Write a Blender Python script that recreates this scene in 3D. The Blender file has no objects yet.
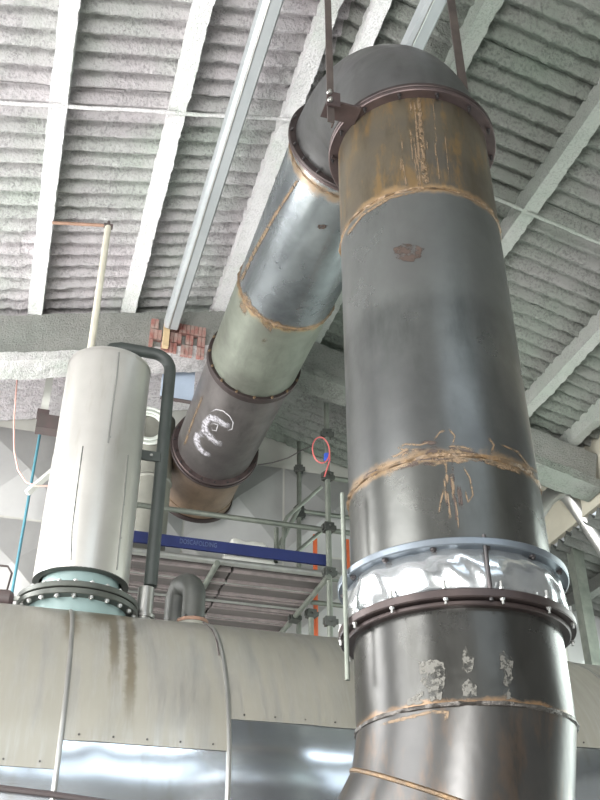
import bpy, math, random
from mathutils import Vector, Matrix, noise

random.seed(7)
scene = bpy.context.scene
COL = scene.collection

# ------------------------------------------------------------------ camera, world, light, exposure
FPX, PITCH, HEAD, CAMZ = 950.0, math.radians(33.3), math.radians(16.9), 1.6
cam_data = bpy.data.cameras.new('camera')
cam_data.sensor_fit = 'VERTICAL'
cam_data.sensor_height = 24.0
cam_data.lens = FPX / 800.0 * 24.0
cam_data.clip_start = 0.05
cam = bpy.data.objects.new('camera', cam_data)
cam.location = (0, 0, CAMZ)
cam.rotation_euler = (math.pi / 2 + PITCH, 0, -HEAD)
COL.objects.link(cam)
scene.camera = cam

world = bpy.data.worlds.new('sky')
scene.world = world
world.use_nodes = True
wbg = world.node_tree.nodes['Background']
wbg.inputs['Color'].default_value = (0.82, 0.92, 1.0, 1)
wbg.inputs['Strength'].default_value = 1.0

def daylight(name, loc, rot, sx, sy, power, color):
    d = bpy.data.lights.new(name, 'AREA')
    d.shape = 'RECTANGLE'; d.size = sx; d.size_y = sy; d.energy = power; d.color = color
    o = bpy.data.objects.new(name, d); o.location = loc; o.rotation_euler = rot
    COL.objects.link(o); return o
# left and right window daylight; far-left, door, clerestory and skylight lamps are added
R90 = math.pi / 2
daylight('daylight_window_left', (-3.5, 1.6, 3.2), (0, -R90, 0), 5.3, 3.6, 520, (1.0, 0.985, 0.975))
daylight('added_fill_left_far', (-3.5, 6.8, 3.2), (0, -R90, 0), 5.3, 3.2, 800, (1.0, 0.985, 0.975))  # added lamp, unseen: brightens the tank's left side
daylight('daylight_window_right', (6.45, 6.1, 3.05), (0, R90, 0), 4.6, 5.6, 400, (0.9, 1.0, 0.93))
daylight('added_fill_door', (-2.3, -4.9, 1.55), (R90, 0, 0), 2.2, 3.0, 1150, (1.0, 0.985, 0.97))  # added behind the camera, unseen: lights the near flanks of the corrugations
daylight('added_fill_clerestory', (3.0, -4.9, 5.6), (R90, 0, 0), 5.0, 1.6, 36, (0.78, 0.89, 1.0))  # added, unseen: gives the vessel's lower sheets something bright to reflect
daylight('added_fill_skylight', (2.3, -2.45, 6.75), (0, 0, 0), 4.4, .5, 110, (0.78, 0.89, 1.0))  # added, unseen: draws the highlight band on the vessel
sun_d = bpy.data.lights.new('sun', 'SUN'); sun_d.energy = 6.0; sun_d.angle = .01; sun_d.color = (1, .96, .9)
sun = bpy.data.objects.new('sun', sun_d); COL.objects.link(sun)
sun.rotation_euler = Vector((.62, .12, -.72)).to_track_quat('-Z', 'Y').to_euler()

vs = scene.view_settings
vs.view_transform = 'Standard'; vs.look = 'None'; vs.gamma = 1.0; vs.use_curve_mapping = False
vs.exposure = 0.2

# ------------------------------------------------------------------ pixel -> place helpers
CP, SP, CH, SH = math.cos(PITCH), math.sin(PITCH), math.cos(HEAD), math.sin(HEAD)
CAM = Vector((0, 0, CAMZ))
def ray(px, py):
    a, b = px - 300, 400 - py
    fw = FPX * CP - b * SP
    return Vector((CH * a + SH * fw, -SH * a + CH * fw, FPX * SP + b * CP))
def at(px, py, **k):
    d = ray(px, py); (n, v), = k.items(); i = 'XYZ'.index(n)
    return CAM + d * ((v - CAM[i]) / d[i])
def hit_cyl(px, py, r, c, axis):
    """first hit of a pixel's ray on a cylinder along axis (0=X,1=Y,2=Z); c = centre in the two other coordinates"""
    d = ray(px, py); i, j = [q for q in (0, 1, 2) if q != axis]
    ci, cj = c[0] - CAM[i], c[1] - CAM[j]
    a = d[i] ** 2 + d[j] ** 2; b = -(d[i] * ci + d[j] * cj); cc = ci * ci + cj * cj - r * r
    disc = max(b * b - a * cc, 0)
    return CAM + d * ((-b - math.sqrt(disc)) / a)

# ------------------------------------------------------------------ materials
MATS = {}
def node_mat(name):
    m = bpy.data.materials.new(name); m.use_nodes = True
    nt = m.node_tree; bs = nt.nodes['Principled BSDF']
    tc = nt.nodes.new('ShaderNodeTexCoord')
    MATS[name] = m
    return m, nt, bs, tc
def mapping(nt, tc, scale=(1, 1, 1)):
    mp = nt.nodes.new('ShaderNodeMapping'); mp.inputs['Scale'].default_value = scale
    nt.links.new(tc.outputs['Object'], mp.inputs['Vector']); return mp
def noise_node(nt, vec, scale, detail=4, rough=0.6):
    n = nt.nodes.new('ShaderNodeTexNoise'); n.inputs['Scale'].default_value = scale
    n.inputs['Detail'].default_value = detail; n.inputs['Roughness'].default_value = rough
    nt.links.new(vec, n.inputs['Vector']); return n.outputs['Fac']
def ramp(nt, fac, stops):
    r = nt.nodes.new('ShaderNodeValToRGB'); els = r.color_ramp.elements
    while len(els) < len(stops): els.new(0.5)
    for e, (p, c) in zip(els, stops): e.position = p; e.color = (*c, 1) if len(c) == 3 else c
    nt.links.new(fac, r.inputs['Fac']); return r.outputs['Color']
def math_node(nt, op, a, b=None, c=None):
    m = nt.nodes.new('ShaderNodeMath'); m.operation = op
    for i, v in enumerate((a, b, c)):
        if v is None: continue
        if isinstance(v, (int, float)): m.inputs[i].default_value = v
        else: nt.links.new(v, m.inputs[i])
    return m.outputs[0]
def mix(nt, fac, a, b):
    m = nt.nodes.new('ShaderNodeMix'); m.data_type = 'RGBA'
    if isinstance(fac, (int, float)): m.inputs[0].default_value = fac
    else: nt.links.new(fac, m.inputs[0])
    for sock, v in ((m.inputs[6], a), (m.inputs[7], b)):
        if isinstance(v, tuple): sock.default_value = (*v, 1)
        else: nt.links.new(v, sock)
    return m.outputs[2]
def bump(nt, bs, h, strength, dist=0.01):
    b = nt.nodes.new('ShaderNodeBump'); b.inputs['Strength'].default_value = strength
    b.inputs['Distance'].default_value = dist
    nt.links.new(h, b.inputs['Height']); nt.links.new(b.outputs['Normal'], bs.inputs['Normal'])
def smoothmask(nt, v, lo, hi):
    r = nt.nodes.new('ShaderNodeMapRange'); r.interpolation_type = 'SMOOTHSTEP'
    r.inputs['From Min'].default_value = lo; r.inputs['From Max'].default_value = hi
    nt.links.new(v, r.inputs['Value']); return r.outputs['Result']

def plain(name, c1, c2=None, metal=0.0, rough=0.6, scale=6, bmp=0.0, bscale=60, stretch=(1, 1, 1)):
    m, nt, bs, tc = node_mat(name)
    if c2 is None: c2 = tuple(x * 0.75 for x in c1)
    mp = mapping(nt, tc, stretch)
    n = noise_node(nt, mp.outputs[0], scale)
    nt.links.new(ramp(nt, n, [(0.3, c1), (0.7, c2)]), bs.inputs['Base Color'])
    bs.inputs['Metallic'].default_value = metal; bs.inputs['Roughness'].default_value = rough
    if bmp: bump(nt, bs, noise_node(nt, mp.outputs[0], bscale, 3), bmp)
    return m

def steel(name, c1, c2, c3, rough=(0.3, 0.5), metal=0.8, welds=(), axis=2, rust=(0.2, 0.13, 0.065), rw=0.05, tone=None, seam=None, seamw=0.04, streak=0.0, streakc=(0.2, 0.12, 0.05)):
    """mill-scale steel plate; welds = positions along the pipe axis that carry a rusty heat band;
    seam = point (in the two other axes' plane) next to which a lengthwise rust streak lies"""
    m, nt, bs, tc = node_mat(name)
    mp = mapping(nt, tc)
    st = [1.0, 1.0, 1.0]; st[axis] = 0.3
    mps = mapping(nt, tc, tuple(st))
    n1 = noise_node(nt, mp.outputs[0], 1.9, 6, 0.6)
    n2 = noise_node(nt, mps.outputs[0], 7.0, 5, 0.65)
    col = ramp(nt, n1, [(0.3, c1), (0.5, c2), (0.7, c3)])
    col = mix(nt, smoothmask(nt, n2, 0.45, 0.75), col, tuple(0.55 * x for x in c1))
    if streak:
        n5 = noise_node(nt, mps.outputs[0], 12.0, 4, 0.7)
        col = mix(nt, math_node(nt, 'MULTIPLY', smoothmask(nt, n5, 0.48, 0.68), streak), col, streakc)
    sep = nt.nodes.new('ShaderNodeSeparateXYZ'); nt.links.new(tc.outputs['Object'], sep.inputs[0])
    n3 = noise_node(nt, mp.outputs[0], 9.0, 5, 0.7)
    if tone:                                              # paler mill scale above a ragged limit
        tz = math_node(nt, 'ADD', sep.outputs[axis], math_node(nt, 'MULTIPLY', n3, .06))
        col = mix(nt, math_node(nt, 'MULTIPLY', smoothmask(nt, tz, tone - .05, tone + .09), .26), col, (0.24, 0.25, 0.24))
    mask = None
    for wz, ww in welds:
        d = math_node(nt, 'ABSOLUTE', math_node(nt, 'SUBTRACT', sep.outputs[axis], wz))
        d = math_node(nt, 'ADD', d, math_node(nt, 'MULTIPLY', math_node(nt, 'SUBTRACT', n3, 0.5), ww * 2.6))
        k = nt.nodes.new('ShaderNodeMapRange'); k.interpolation_type = 'SMOOTHSTEP'
        for nm, v in (('From Min', 0.15 * ww), ('From Max', ww), ('To Min', 1), ('To Max', 0)): k.inputs[nm].default_value = v
        nt.links.new(d, k.inputs['Value'])
        mask = k.outputs[0] if mask is None else math_node(nt, 'MAXIMUM', mask, k.outputs[0])
    if seam:
        i, j = [q for q in (0, 1, 2) if q != axis]
        dx = math_node(nt, 'SUBTRACT', sep.outputs[i], seam[0]); dy = math_node(nt, 'SUBTRACT', sep.outputs[j], seam[1])
        d = math_node(nt, 'SQRT', math_node(nt, 'ADD', math_node(nt, 'MULTIPLY', dx, dx), math_node(nt, 'MULTIPLY', dy, dy)))
        d = math_node(nt, 'ADD', d, math_node(nt, 'MULTIPLY', math_node(nt, 'SUBTRACT', n2, 0.5), seamw * 3))
        k = nt.nodes.new('ShaderNodeMapRange'); k.interpolation_type = 'SMOOTHSTEP'
        for nm, v in (('From Min', 0.1 * seamw), ('From Max', seamw), ('To Min', 0.85), ('To Max', 0)): k.inputs[nm].default_value = v
        nt.links.new(d, k.inputs['Value'])
        mask = k.outputs[0] if mask is None else math_node(nt, 'MAXIMUM', mask, k.outputs[0])
    if mask is not None:
        col = mix(nt, math_node(nt, 'MULTIPLY', mask, 0.8), col, rust)
        nt.links.new(math_node(nt, 'SUBTRACT', metal, math_node(nt, 'MULTIPLY', mask, 0.5 * metal)), bs.inputs['Metallic'])
    else:
        bs.inputs['Metallic'].default_value = metal
    nt.links.new(col, bs.inputs['Base Color'])
    rr = nt.nodes.new('ShaderNodeMapRange'); nt.links.new(n1, rr.inputs['Value'])
    for nm, v in (('From Min', 0.3), ('From Max', 0.7), ('To Min', rough[0]), ('To Max', rough[1])): rr.inputs[nm].default_value = v
    nt.links.new(rr.outputs[0], bs.inputs['Roughness'])
    bump(nt, bs, noise_node(nt, mp.outputs[0], 5.0, 3), 0.12, 0.02)
    return m

def sprayed(name, c1, c2, c3, big=0.9, fine=44.0, strength=0.9, pit=0.5):
    m, nt, bs, tc = node_mat(name); mp = mapping(nt, tc)
    n1 = noise_node(nt, mp.outputs[0], big, 4, 0.6)
    n2 = noise_node(nt, mp.outputs[0], fine, 5, 0.7)
    n3 = noise_node(nt, mp.outputs[0], 5.0, 4, 0.65)
    col = ramp(nt, n1, [(0.32, c1), (0.5, c2), (0.68, c3)])
    pits = math_node(nt, 'MULTIPLY', smoothmask(nt, n2, 0.46, 0.62), smoothmask(nt, n3, 0.36, 0.56))
    col = mix(nt, math_node(nt, 'MULTIPLY', pits, pit), col, tuple(0.35 * x for x in c2))  # shading of the pits put into the colour, besides the bump
    nt.links.new(col, bs.inputs['Base Color'])
    bs.inputs['Roughness'].default_value = 0.9
    bs.inputs['Specular IOR Level'].default_value = 0.15
    bump(nt, bs, n2, strength, 0.035)
    return m

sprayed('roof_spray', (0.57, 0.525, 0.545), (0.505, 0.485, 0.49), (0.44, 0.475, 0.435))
sprayed('roof_spray_green_dim', (0.25, 0.245, 0.235), (0.215, 0.23, 0.205), (0.18, 0.215, 0.178))  # greenish coat of the right slope, its weaker light darkened into the colour
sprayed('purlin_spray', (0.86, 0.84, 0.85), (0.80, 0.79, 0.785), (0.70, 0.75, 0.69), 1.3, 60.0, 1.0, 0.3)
sprayed('purlin_spray_green_dim', (0.46, 0.46, 0.44), (0.41, 0.43, 0.395), (0.36, 0.405, 0.355), 1.3, 60.0, 1.0, 0.3)  # greenish right-hand purlins, their dimmer light put into the colour
sprayed('lean_to_sheet', (0.10, 0.10, 0.095), (0.085, 0.088, 0.08), (0.07, 0.075, 0.07), 1.3, 50.0, 0.6, 0.3)
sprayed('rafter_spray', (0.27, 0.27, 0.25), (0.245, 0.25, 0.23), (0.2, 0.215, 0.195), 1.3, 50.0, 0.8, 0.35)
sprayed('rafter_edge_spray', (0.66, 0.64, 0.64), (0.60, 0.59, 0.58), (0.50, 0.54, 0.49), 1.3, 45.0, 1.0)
plain('wall_plaster', (0.13, 0.127, 0.115), (0.10, 0.10, 0.09), rough=0.85, scale=3)
plain('pale_plaster', (0.40, 0.39, 0.36), (0.34, 0.34, 0.31), rough=0.85, scale=3)
plain('cream_board', (0.42, 0.40, 0.32), (0.36, 0.345, 0.28), rough=0.8, scale=4)
plain('panel_sheet', (0.32, 0.32, 0.31), (0.27, 0.27, 0.265), metal=0.25, rough=0.45, scale=2)
plain('concrete_floor', (0.22, 0.215, 0.20), (0.16, 0.16, 0.15), rough=0.8, scale=2, bmp=0.1)
plain('galvanised', (0.36, 0.38, 0.385), (0.31, 0.335, 0.34), metal=0.35, rough=0.45, scale=5)
plain('dark_flange', (0.036, 0.028, 0.028), (0.062, 0.047, 0.044), metal=0.6, rough=0.45, scale=9)
plain('purple_flange', (0.10, 0.072, 0.068), (0.06, 0.046, 0.046), metal=0.6, rough=0.45, scale=9)
plain('blue_flange', (0.17, 0.195, 0.22), (0.12, 0.14, 0.16), metal=0.7, rough=0.4, scale=8)
plain('bolt_steel', (0.48, 0.48, 0.46), (0.32, 0.32, 0.30), metal=0.9, rough=0.35, scale=20)
plain('dark_bolt', (0.08, 0.07, 0.07), (0.05, 0.05, 0.05), metal=0.8, rough=0.45, scale=20)
plain('weld_gold', (0.21, 0.135, 0.07), (0.07, 0.055, 0.042), metal=0.45, rough=0.42, scale=22, bmp=0.6, bscale=90)
plain('weld_grey', (0.13, 0.12, 0.11), (0.06, 0.055, 0.05), metal=0.7, rough=0.4, scale=25, bmp=0.6, bscale=90)
plain('hanger_steel', (0.13, 0.105, 0.095), (0.08, 0.065, 0.06), metal=0.6, rough=0.45, scale=8)
plain('bare_patch', (0.33, 0.32, 0.28), (0.2, 0.195, 0.17), metal=0.3, rough=0.5, scale=30)
plain('rust_patch', (0.17, 0.10, 0.065), (0.12, 0.08, 0.06), metal=0.3, rough=0.6, scale=30)
plain('teal_paint', (0.20, 0.275, 0.265), (0.17, 0.235, 0.23), metal=0.1, rough=0.4, scale=6)
plain('grey_green_flange', (0.085, 0.092, 0.08), (0.055, 0.06, 0.053), metal=0.4, rough=0.45, scale=8)
plain('black_insulation', (0.034, 0.042, 0.038), (0.025, 0.03, 0.028), rough=0.55, scale=10, bmp=0.15)
plain('cream_pipe', (0.46, 0.44, 0.36), (0.40, 0.38, 0.31), rough=0.5, scale=6)
plain('scaffold_tube', (0.19, 0.205, 0.175), (0.12, 0.135, 0.115), metal=0.55, rough=0.5, scale=9)
plain('scaffold_clamp', (0.09, 0.095, 0.085), (0.055, 0.06, 0.055), metal=0.6, rough=0.5, scale=9)
plain('bright_tube', (0.38, 0.39, 0.365), (0.28, 0.285, 0.27), metal=0.7, rough=0.35, scale=9)
plain('orange_paint', (0.46, 0.09, 0.022), (0.36, 0.07, 0.02), rough=0.5, scale=6)
plain('blue_board', (0.008, 0.016, 0.085), (0.006, 0.012, 0.062), rough=0.5, scale=6)
plain('board_print', (0.07, 0.09, 0.17), (0.055, 0.075, 0.15), rough=0.6, scale=30)
plain('deck_plank', (0.09, 0.078, 0.074), (0.05, 0.045, 0.042), rough=0.8, scale=4, stretch=(0.2, 1, 1), bmp=0.2)
plain('deck_edge', (0.19, 0.16, 0.155), (0.12, 0.105, 0.10), rough=0.8, scale=12)
plain('dark_pipe', (0.07, 0.073, 0.065), (0.045, 0.048, 0.045), metal=0.3, rough=0.5, scale=8)
plain('red_wire', (0.55, 0.13, 0.12), (0.45, 0.1, 0.1), rough=0.5)
plain('pink_wire', (0.72, 0.42, 0.36), (0.6, 0.35, 0.3), rough=0.5)
plain('blue_tape', (0.04, 0.10, 0.5), rough=0.5)
plain('teal_rod', (0.06, 0.19, 0.23), (0.05, 0.15, 0.19), rough=0.45)
plain('white_bar', (0.55, 0.555, 0.51), (0.48, 0.485, 0.45), rough=0.6)
plain('dark_box', (0.06, 0.055, 0.05), (0.09, 0.06, 0.06), rough=0.6)
plain('brick_red', (0.24, 0.07, 0.055), (0.30, 0.24, 0.21), rough=0.85, scale=14, bmp=0.4)
plain('blue_sheet', (0.36, 0.43, 0.52), (0.30, 0.36, 0.44), rough=0.6, scale=4)
plain('white_hose', (0.70, 0.74, 0.68), (0.6, 0.64, 0.58), rough=0.5)
plain('cream_drum', (0.19, 0.19, 0.16), (0.14, 0.14, 0.12), rough=0.55)
plain('rust_rod', (0.22, 0.13, 0.09), (0.15, 0.09, 0.06), rough=0.8, scale=20)
plain('timber', (0.5, 0.38, 0.22), (0.4, 0.3, 0.18), rough=0.8, scale=20)
plain('dark_cable', (0.07, 0.055, 0.055), rough=0.5)
plain('window_glass', (0.85, 0.9, 0.92), rough=0.1)
plain('silver_lagging', (0.42, 0.42, 0.40), (0.34, 0.34, 0.325), metal=0.85, rough=0.38, scale=6)
plain('foil', (0.60, 0.62, 0.63), (0.34, 0.37, 0.39), metal=0.85, rough=0.16, scale=7)

def mark(name, c1, c2, metal, rough, lo, hi, scale=30):
    # chalk or rust lying thinly on steel: it fades to nothing at its rim and where the noise thins it
    m, nt, bs, tc = node_mat(name); mp = mapping(nt, tc)
    n = noise_node(nt, mp.outputs[0], scale, 4, 0.7)
    nt.links.new(ramp(nt, n, [(0.3, c1), (0.7, c2)]), bs.inputs['Base Color'])
    bs.inputs['Metallic'].default_value = metal; bs.inputs['Roughness'].default_value = rough
    at_ = nt.nodes.new('ShaderNodeAttribute'); at_.attribute_name = 'fade'
    nt.links.new(math_node(nt, 'MULTIPLY', at_.outputs['Fac'], smoothmask(nt, n, lo, hi)), bs.inputs['Alpha'])
mark('chalk', (0.42, 0.41, 0.43), (0.30, 0.29, 0.31), 0, .9, .3, .62)
mark('thin_chalk', (0.46, 0.45, 0.46), (0.36, 0.35, 0.36), 0, .9, .2, .5)
mark('rust_mark', (0.22, 0.155, 0.092), (0.115, 0.08, 0.052), .3, .5, .36, .52)
mark('dark_rust_mark', (0.065, 0.045, 0.035), (0.05, 0.036, 0.03), .3, .55, .36, .52)
mark('scrape_mark', (0.15, 0.145, 0.125), (0.08, 0.078, 0.07), .3, .5, .40, .56, 45)
steel('riser_top_steel', (0.12, 0.098, 0.065), (0.092, 0.08, 0.062), (0.065, 0.06, 0.055), (0.35, 0.5), 0.6,
      welds=((4.775, 0.045),), seam=None, streak=0.75, streakc=(0.19, 0.12, 0.05))
steel('riser_mid_steel', (0.13, 0.138, 0.134), (0.098, 0.102, 0.10), (0.066, 0.068, 0.069), (0.25, 0.38), 0.75,
      welds=((4.775, 0.035), (3.377, 0.045)), tone=4.17)
steel('riser_low_steel', (0.12, 0.122, 0.112), (0.092, 0.094, 0.088), (0.068, 0.07, 0.067), (0.22, 0.34), 0.75, welds=((3.377, 0.035),))
steel('lower_steel', (0.075, 0.075, 0.068), (0.058, 0.058, 0.055), (0.048, 0.048, 0.048), (0.22, 0.34), 0.75, welds=((2.460, 0.025),), rust=(0.2, 0.12, 0.06))
steel('lower_gore_steel', (0.085, 0.083, 0.078), (0.066, 0.065, 0.063), (0.05, 0.05, 0.05), (0.26, 0.38), 0.7, streak=0.3, streakc=(0.16, 0.10, 0.06))
steel('elbow_steel', (0.15, 0.15, 0.145), (0.12, 0.12, 0.12), (0.10, 0.10, 0.10), (0.32, 0.45), 0.75)
steel('duct_bright_steel', (0.30, 0.33, 0.34), (0.20, 0.22, 0.23), (0.09, 0.10, 0.11), (0.2, 0.32), 0.8, welds=((5.51, 0.05), (4.12, 0.07)), axis=1)
steel('duct_green_steel', (0.23, 0.25, 0.205), (0.18, 0.195, 0.16), (0.115, 0.12, 0.10), (0.35, 0.5), 0.55, welds=((5.51, 0.07),), axis=1, rust=(0.3, 0.18, 0.06))
steel('duct_dark_steel', (0.17, 0.155, 0.15), (0.13, 0.12, 0.115), (0.09, 0.082, 0.08), (0.32, 0.48), 0.65, axis=1)
steel('duct_brown_steel', (0.26, 0.185, 0.125), (0.19, 0.135, 0.095), (0.11, 0.085, 0.065), (0.4, 0.55), 0.5, axis=1)

def cladding(name, c1, c2, rough, metal, dust=0.0, dustc=(0.5, 0.46, 0.36), streak_x=None):
    m, nt, bs, tc = node_mat(name); mp = mapping(nt, tc)
    n1 = noise_node(nt, mp.outputs[0], 2.2, 5)
    mps = mapping(nt, tc, (1, 0.1, 0.12)); n2 = noise_node(nt, mps.outputs[0], 14, 4, 0.65)
    col = ramp(nt, n1, [(0.3, c1), (0.7, c2)])
    metalv = metal
    if dust:
        f = math_node(nt, 'MULTIPLY', smoothmask(nt, n2, 0.25, 0.6), dust)
        f = math_node(nt, 'ADD', f, 0.25 * dust)
        col = mix(nt, f, col, dustc)
        nt.links.new(math_node(nt, 'SUBTRACT', metal, math_node(nt, 'MULTIPLY', f, metal * 0.9)), bs.inputs['Metallic'])
    else:
        bs.inputs['Metallic'].default_value = metal
        col = mix(nt, math_node(nt, 'MULTIPLY', smoothmask(nt, n2, 0.56, 0.72), 0.35), col, (0.45, 0.43, 0.36))
    if streak_x:
        sep = nt.nodes.new('ShaderNodeSeparateXYZ'); nt.links.new(tc.outputs['Object'], sep.inputs[0])
        n4 = noise_node(nt, mp.outputs[0], 7, 4, 0.7)
        tot = None
        for x, w, zlo, zhi in streak_x:
            d = math_node(nt, 'ABSOLUTE', math_node(nt, 'SUBTRACT', sep.outputs[0], x))
            d = math_node(nt, 'ADD', d, math_node(nt, 'MULTIPLY', math_node(nt, 'SUBTRACT', n4, 0.5), w * 1.6))
            k = nt.nodes.new('ShaderNodeMapRange'); k.interpolation_type = 'SMOOTHSTEP'
            for nm, v in (('From Min', 0.3 * w), ('From Max', w), ('To Min', 1), ('To Max', 0)): k.inputs[nm].default_value = v
            nt.links.new(d, k.inputs['Value'])
            zz = smoothmask(nt, math_node(nt, 'ADD', sep.outputs[2], math_node(nt, 'MULTIPLY', n2, 0.25)), zlo + 0.08, zhi + 0.1)
            kk = math_node(nt, 'MULTIPLY', k.outputs[0], zz)
            tot = kk if tot is None else math_node(nt, 'MAXIMUM', tot, kk)
        col = mix(nt, math_node(nt, 'MULTIPLY', tot, 0.75), col, (0.10, 0.08, 0.045))
    nt.links.new(col, bs.inputs['Base Color'])
    bs.inputs['Roughness'].default_value = rough
    bump(nt, bs, noise_node(nt, mp.outputs[0], 3.0, 2), 0.035, 0.03)
    return m
cladding('vessel_dusty', (0.46, 0.455, 0.43), (0.38, 0.375, 0.35), 0.32, 0.85, dust=0.62, dustc=(0.215, 0.205, 0.165),
         streak_x=((0.475, 0.035, 2.95, 3.25), (0.56, 0.04, 2.75, 3.1), (0.25, 0.06, 3.25, 3.45), (0.42, .1, 3.35, 3.5)))
cladding('vessel_shiny', (0.72, 0.76, 0.80), (0.62, 0.67, 0.72), 0.17, 0.95)
cladding('tank_clad', (0.66, 0.65, 0.61), (0.56, 0.55, 0.52), 0.34, 0.84)

# ------------------------------------------------------------------ mesh building
class MB:
    def __init__(s): s.v = []; s.f = []
    def add(s, vs, fs):
        o = len(s.v); s.v += [tuple(q) for q in vs]; s.f += [tuple(i + o for i in f) for f in fs]; return s
    def box(s, lo, hi):
        (a, b, c), (d, e, g) = lo, hi
        return s.add([(a, b, c), (d, b, c), (d, e, c), (a, e, c), (a, b, g), (d, b, g), (d, e, g), (a, e, g)],
                     [(0, 3, 2, 1), (4, 5, 6, 7), (0, 1, 5, 4), (1, 2, 6, 5), (2, 3, 7, 6), (3, 0, 4, 7)])
    def tube(s, pts, r, n=12, cap=True):
        pts = [Vector(q) for q in pts]; m = len(pts)
        rs = r if isinstance(r, (list, tuple)) else [r] * m
        tang = []
        for i in range(m):
            a = pts[max(i - 1, 0)]; b = pts[min(i + 1, m - 1)]; tang.append((b - a).normalized())
        t0 = tang[0]; ref = Vector((0, 0, 1)) if abs(t0.z) < 0.9 else Vector((1, 0, 0))
        u = t0.cross(ref).normalized(); vs = []
        for i in range(m):
            t = tang[i]; u = (u - t * u.dot(t)).normalized(); w = t.cross(u)
            for k in range(n):
                a = 2 * math.pi * k / n
                vs.append(pts[i] + (u * math.cos(a) + w * math.sin(a)) * rs[i])
        fs = []
        for i in range(m - 1):
            for k in range(n):
                k2 = (k + 1) % n; fs.append((i * n + k, i * n + k2, (i + 1) * n + k2, (i + 1) * n + k))
        if cap:
            fs.append(tuple(range(n - 1, -1, -1))); fs.append(tuple((m - 1) * n + k for k in range(n)))
        return s.add(vs, fs)
    def lathe(s, prof, c, axis=2, n=64, closed=False, wob=0.0, a0=0.0, a1=None):
        """prof: (radius, position along axis); closed joins the last to the first"""
        full = a1 is None; span = 2 * math.pi if full else a1 - a0
        cnt = n if full else n + 1; vs = []
        for q, (r, p) in enumerate(prof):
            for k in range(cnt):
                a = a0 + span * k / n
                rr = r + (wob * noise.noise((math.cos(a) * 9 + q * 3.1, math.sin(a) * 9, p * 20)) if wob else 0)
                vs.append(axpt(c, axis, rr, a, p))
        fs = []; m = len(prof)
        for q in range(m if closed else m - 1):
            q2 = (q + 1) % m
            for k in range(n):
                k2 = (k + 1) % cnt if full else k + 1
                fs.append((q * cnt + k, q * cnt + k2, q2 * cnt + k2, q2 * cnt + k))
        return s.add(vs, fs)
    def mesh(s, name, smooth=True, angle=35):
        me = bpy.data.meshes.new(name); me.from_pydata(s.v, [], s.f); me.validate(); me.update()
        import bmesh
        bm = bmesh.new(); bm.from_mesh(me); bmesh.ops.recalc_face_normals(bm, faces=bm.faces); bm.to_mesh(me); bm.free()
        if smooth:
            me.shade_smooth(); me.set_sharp_from_angle(angle=math.radians(angle))
        return me
def axpt(c, axis, r, a, p):
    if axis == 2: return (c[0] + r * math.cos(a), c[1] + r * math.sin(a), p)
    if axis == 1: return (c[0] + r * math.cos(a), p, c[1] + r * math.sin(a))
    return (p, c[0] + r * math.cos(a), c[1] + r * math.sin(a))

def root(name, label, cat, loc, group=None, kind=None):
    o = bpy.data.objects.new(name, None); o.empty_display_size = 0.1
    o.location = loc; COL.objects.link(o)
    if label: o['label'] = label
    if cat: o['category'] = cat
    if group: o['group'] = group
    if kind: o['kind'] = kind
    return o
def par(o, parent):
    if parent is not None:
        o.parent = parent
        m = Matrix.Translation(parent.location)
        if parent.parent is not None and parent.type == 'MESH': m = parent.matrix_basis.copy()
        o.matrix_parent_inverse = m.inverted()
def obj(name, mb, mat, parent=None, loc=None, rot=None, smooth=True, label=None, kind=None):
    me = mb.mesh(name, smooth) if isinstance(mb, MB) else mb
    if mat and not me.materials: me.materials.append(MATS[mat])
    o = bpy.data.objects.new(name, me); COL.objects.link(o)
    if loc is not None: o.location = loc
    if rot is not None: o.rotation_euler = rot
    par(o, parent)
    if label: o['label'] = label
    if kind: o['kind'] = kind
    return o
def tag(o, label, cat, group=None):
    o['label'] = label; o['category'] = cat
    if group: o['group'] = group
    return o
def box(lo, hi): return MB().box(lo, hi)

# ------------------------------------------------------------------ setting: floor, walls, windows
XL, XR, YF, YB = -3.6, 6.6, -5.0, 9.25
ZR, XRIDGE, SL = 7.57, 1.52, 0.257            # roof ridge; purlin bottoms lie 0.17 below
def roofz(x): return ZR - SL * abs(x - XRIDGE)
def struct(name, mb, mat, smooth=False): return obj(name, mb, mat, smooth=smooth, kind='structure')
struct('floor', box((XL - .2, YF - .2, -.2), (XR + .2, YB + .2, 0)), 'concrete_floor')

def window(name, axis, pos, a0, a1, z0, z1, n):
    mb = MB()
    def seg(a, b, c, d):
        if axis == 0: mb.box((pos, a, c), (pos + .06, b, d))
        else: mb.box((a, pos, c), (b, pos + .06, d))
    for k in range(n + 1):
        x = a0 + (a1 - a0) * k / n; seg(x - .03, x + .03, z0, z1)
    seg(a0, a1, z0, z0 + .06); seg(a0, a1, z1 - .06, z1); seg(a0, a1, (z0 + z1) / 2 - .02, (z0 + z1) / 2 + .02)
    return struct(name, mb, 'galvanised')
def wall_with_opening(name, axis, pos, thick, lo, hi, ztop, open_lo, open_hi, zo, z1):
    mb = MB()
    def seg(a, b, c, d):
        if axis == 0: mb.box((pos, a, c), (pos + thick, b, d))
        else: mb.box((a, pos, c), (b, pos + thick, d))
    seg(lo, open_lo, 0, ztop); seg(open_hi, hi, 0, ztop)
    seg(open_lo, open_hi, 0, zo) if zo > 0 else None
    seg(open_lo, open_hi, z1, ztop)
    return struct(name, mb, 'wall_plaster')
wl = MB()
for y0_, y1_, z0_, z1_ in ((YF, -.3, 0, 6.3), (3.5, 5.1, 0, 6.3), (8.5, YB, 0, 6.3), (-.3, 3.5, 0, .5), (-.3, 3.5, 6.0, 6.3), (5.1, 8.5, 0, .5), (5.1, 8.5, 6.0, 6.3)):
    wl.box((XL - .2, y0_, z0_), (XL, y1_, z1_))
struct('wall_left', wl, 'wall_plaster')
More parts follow.
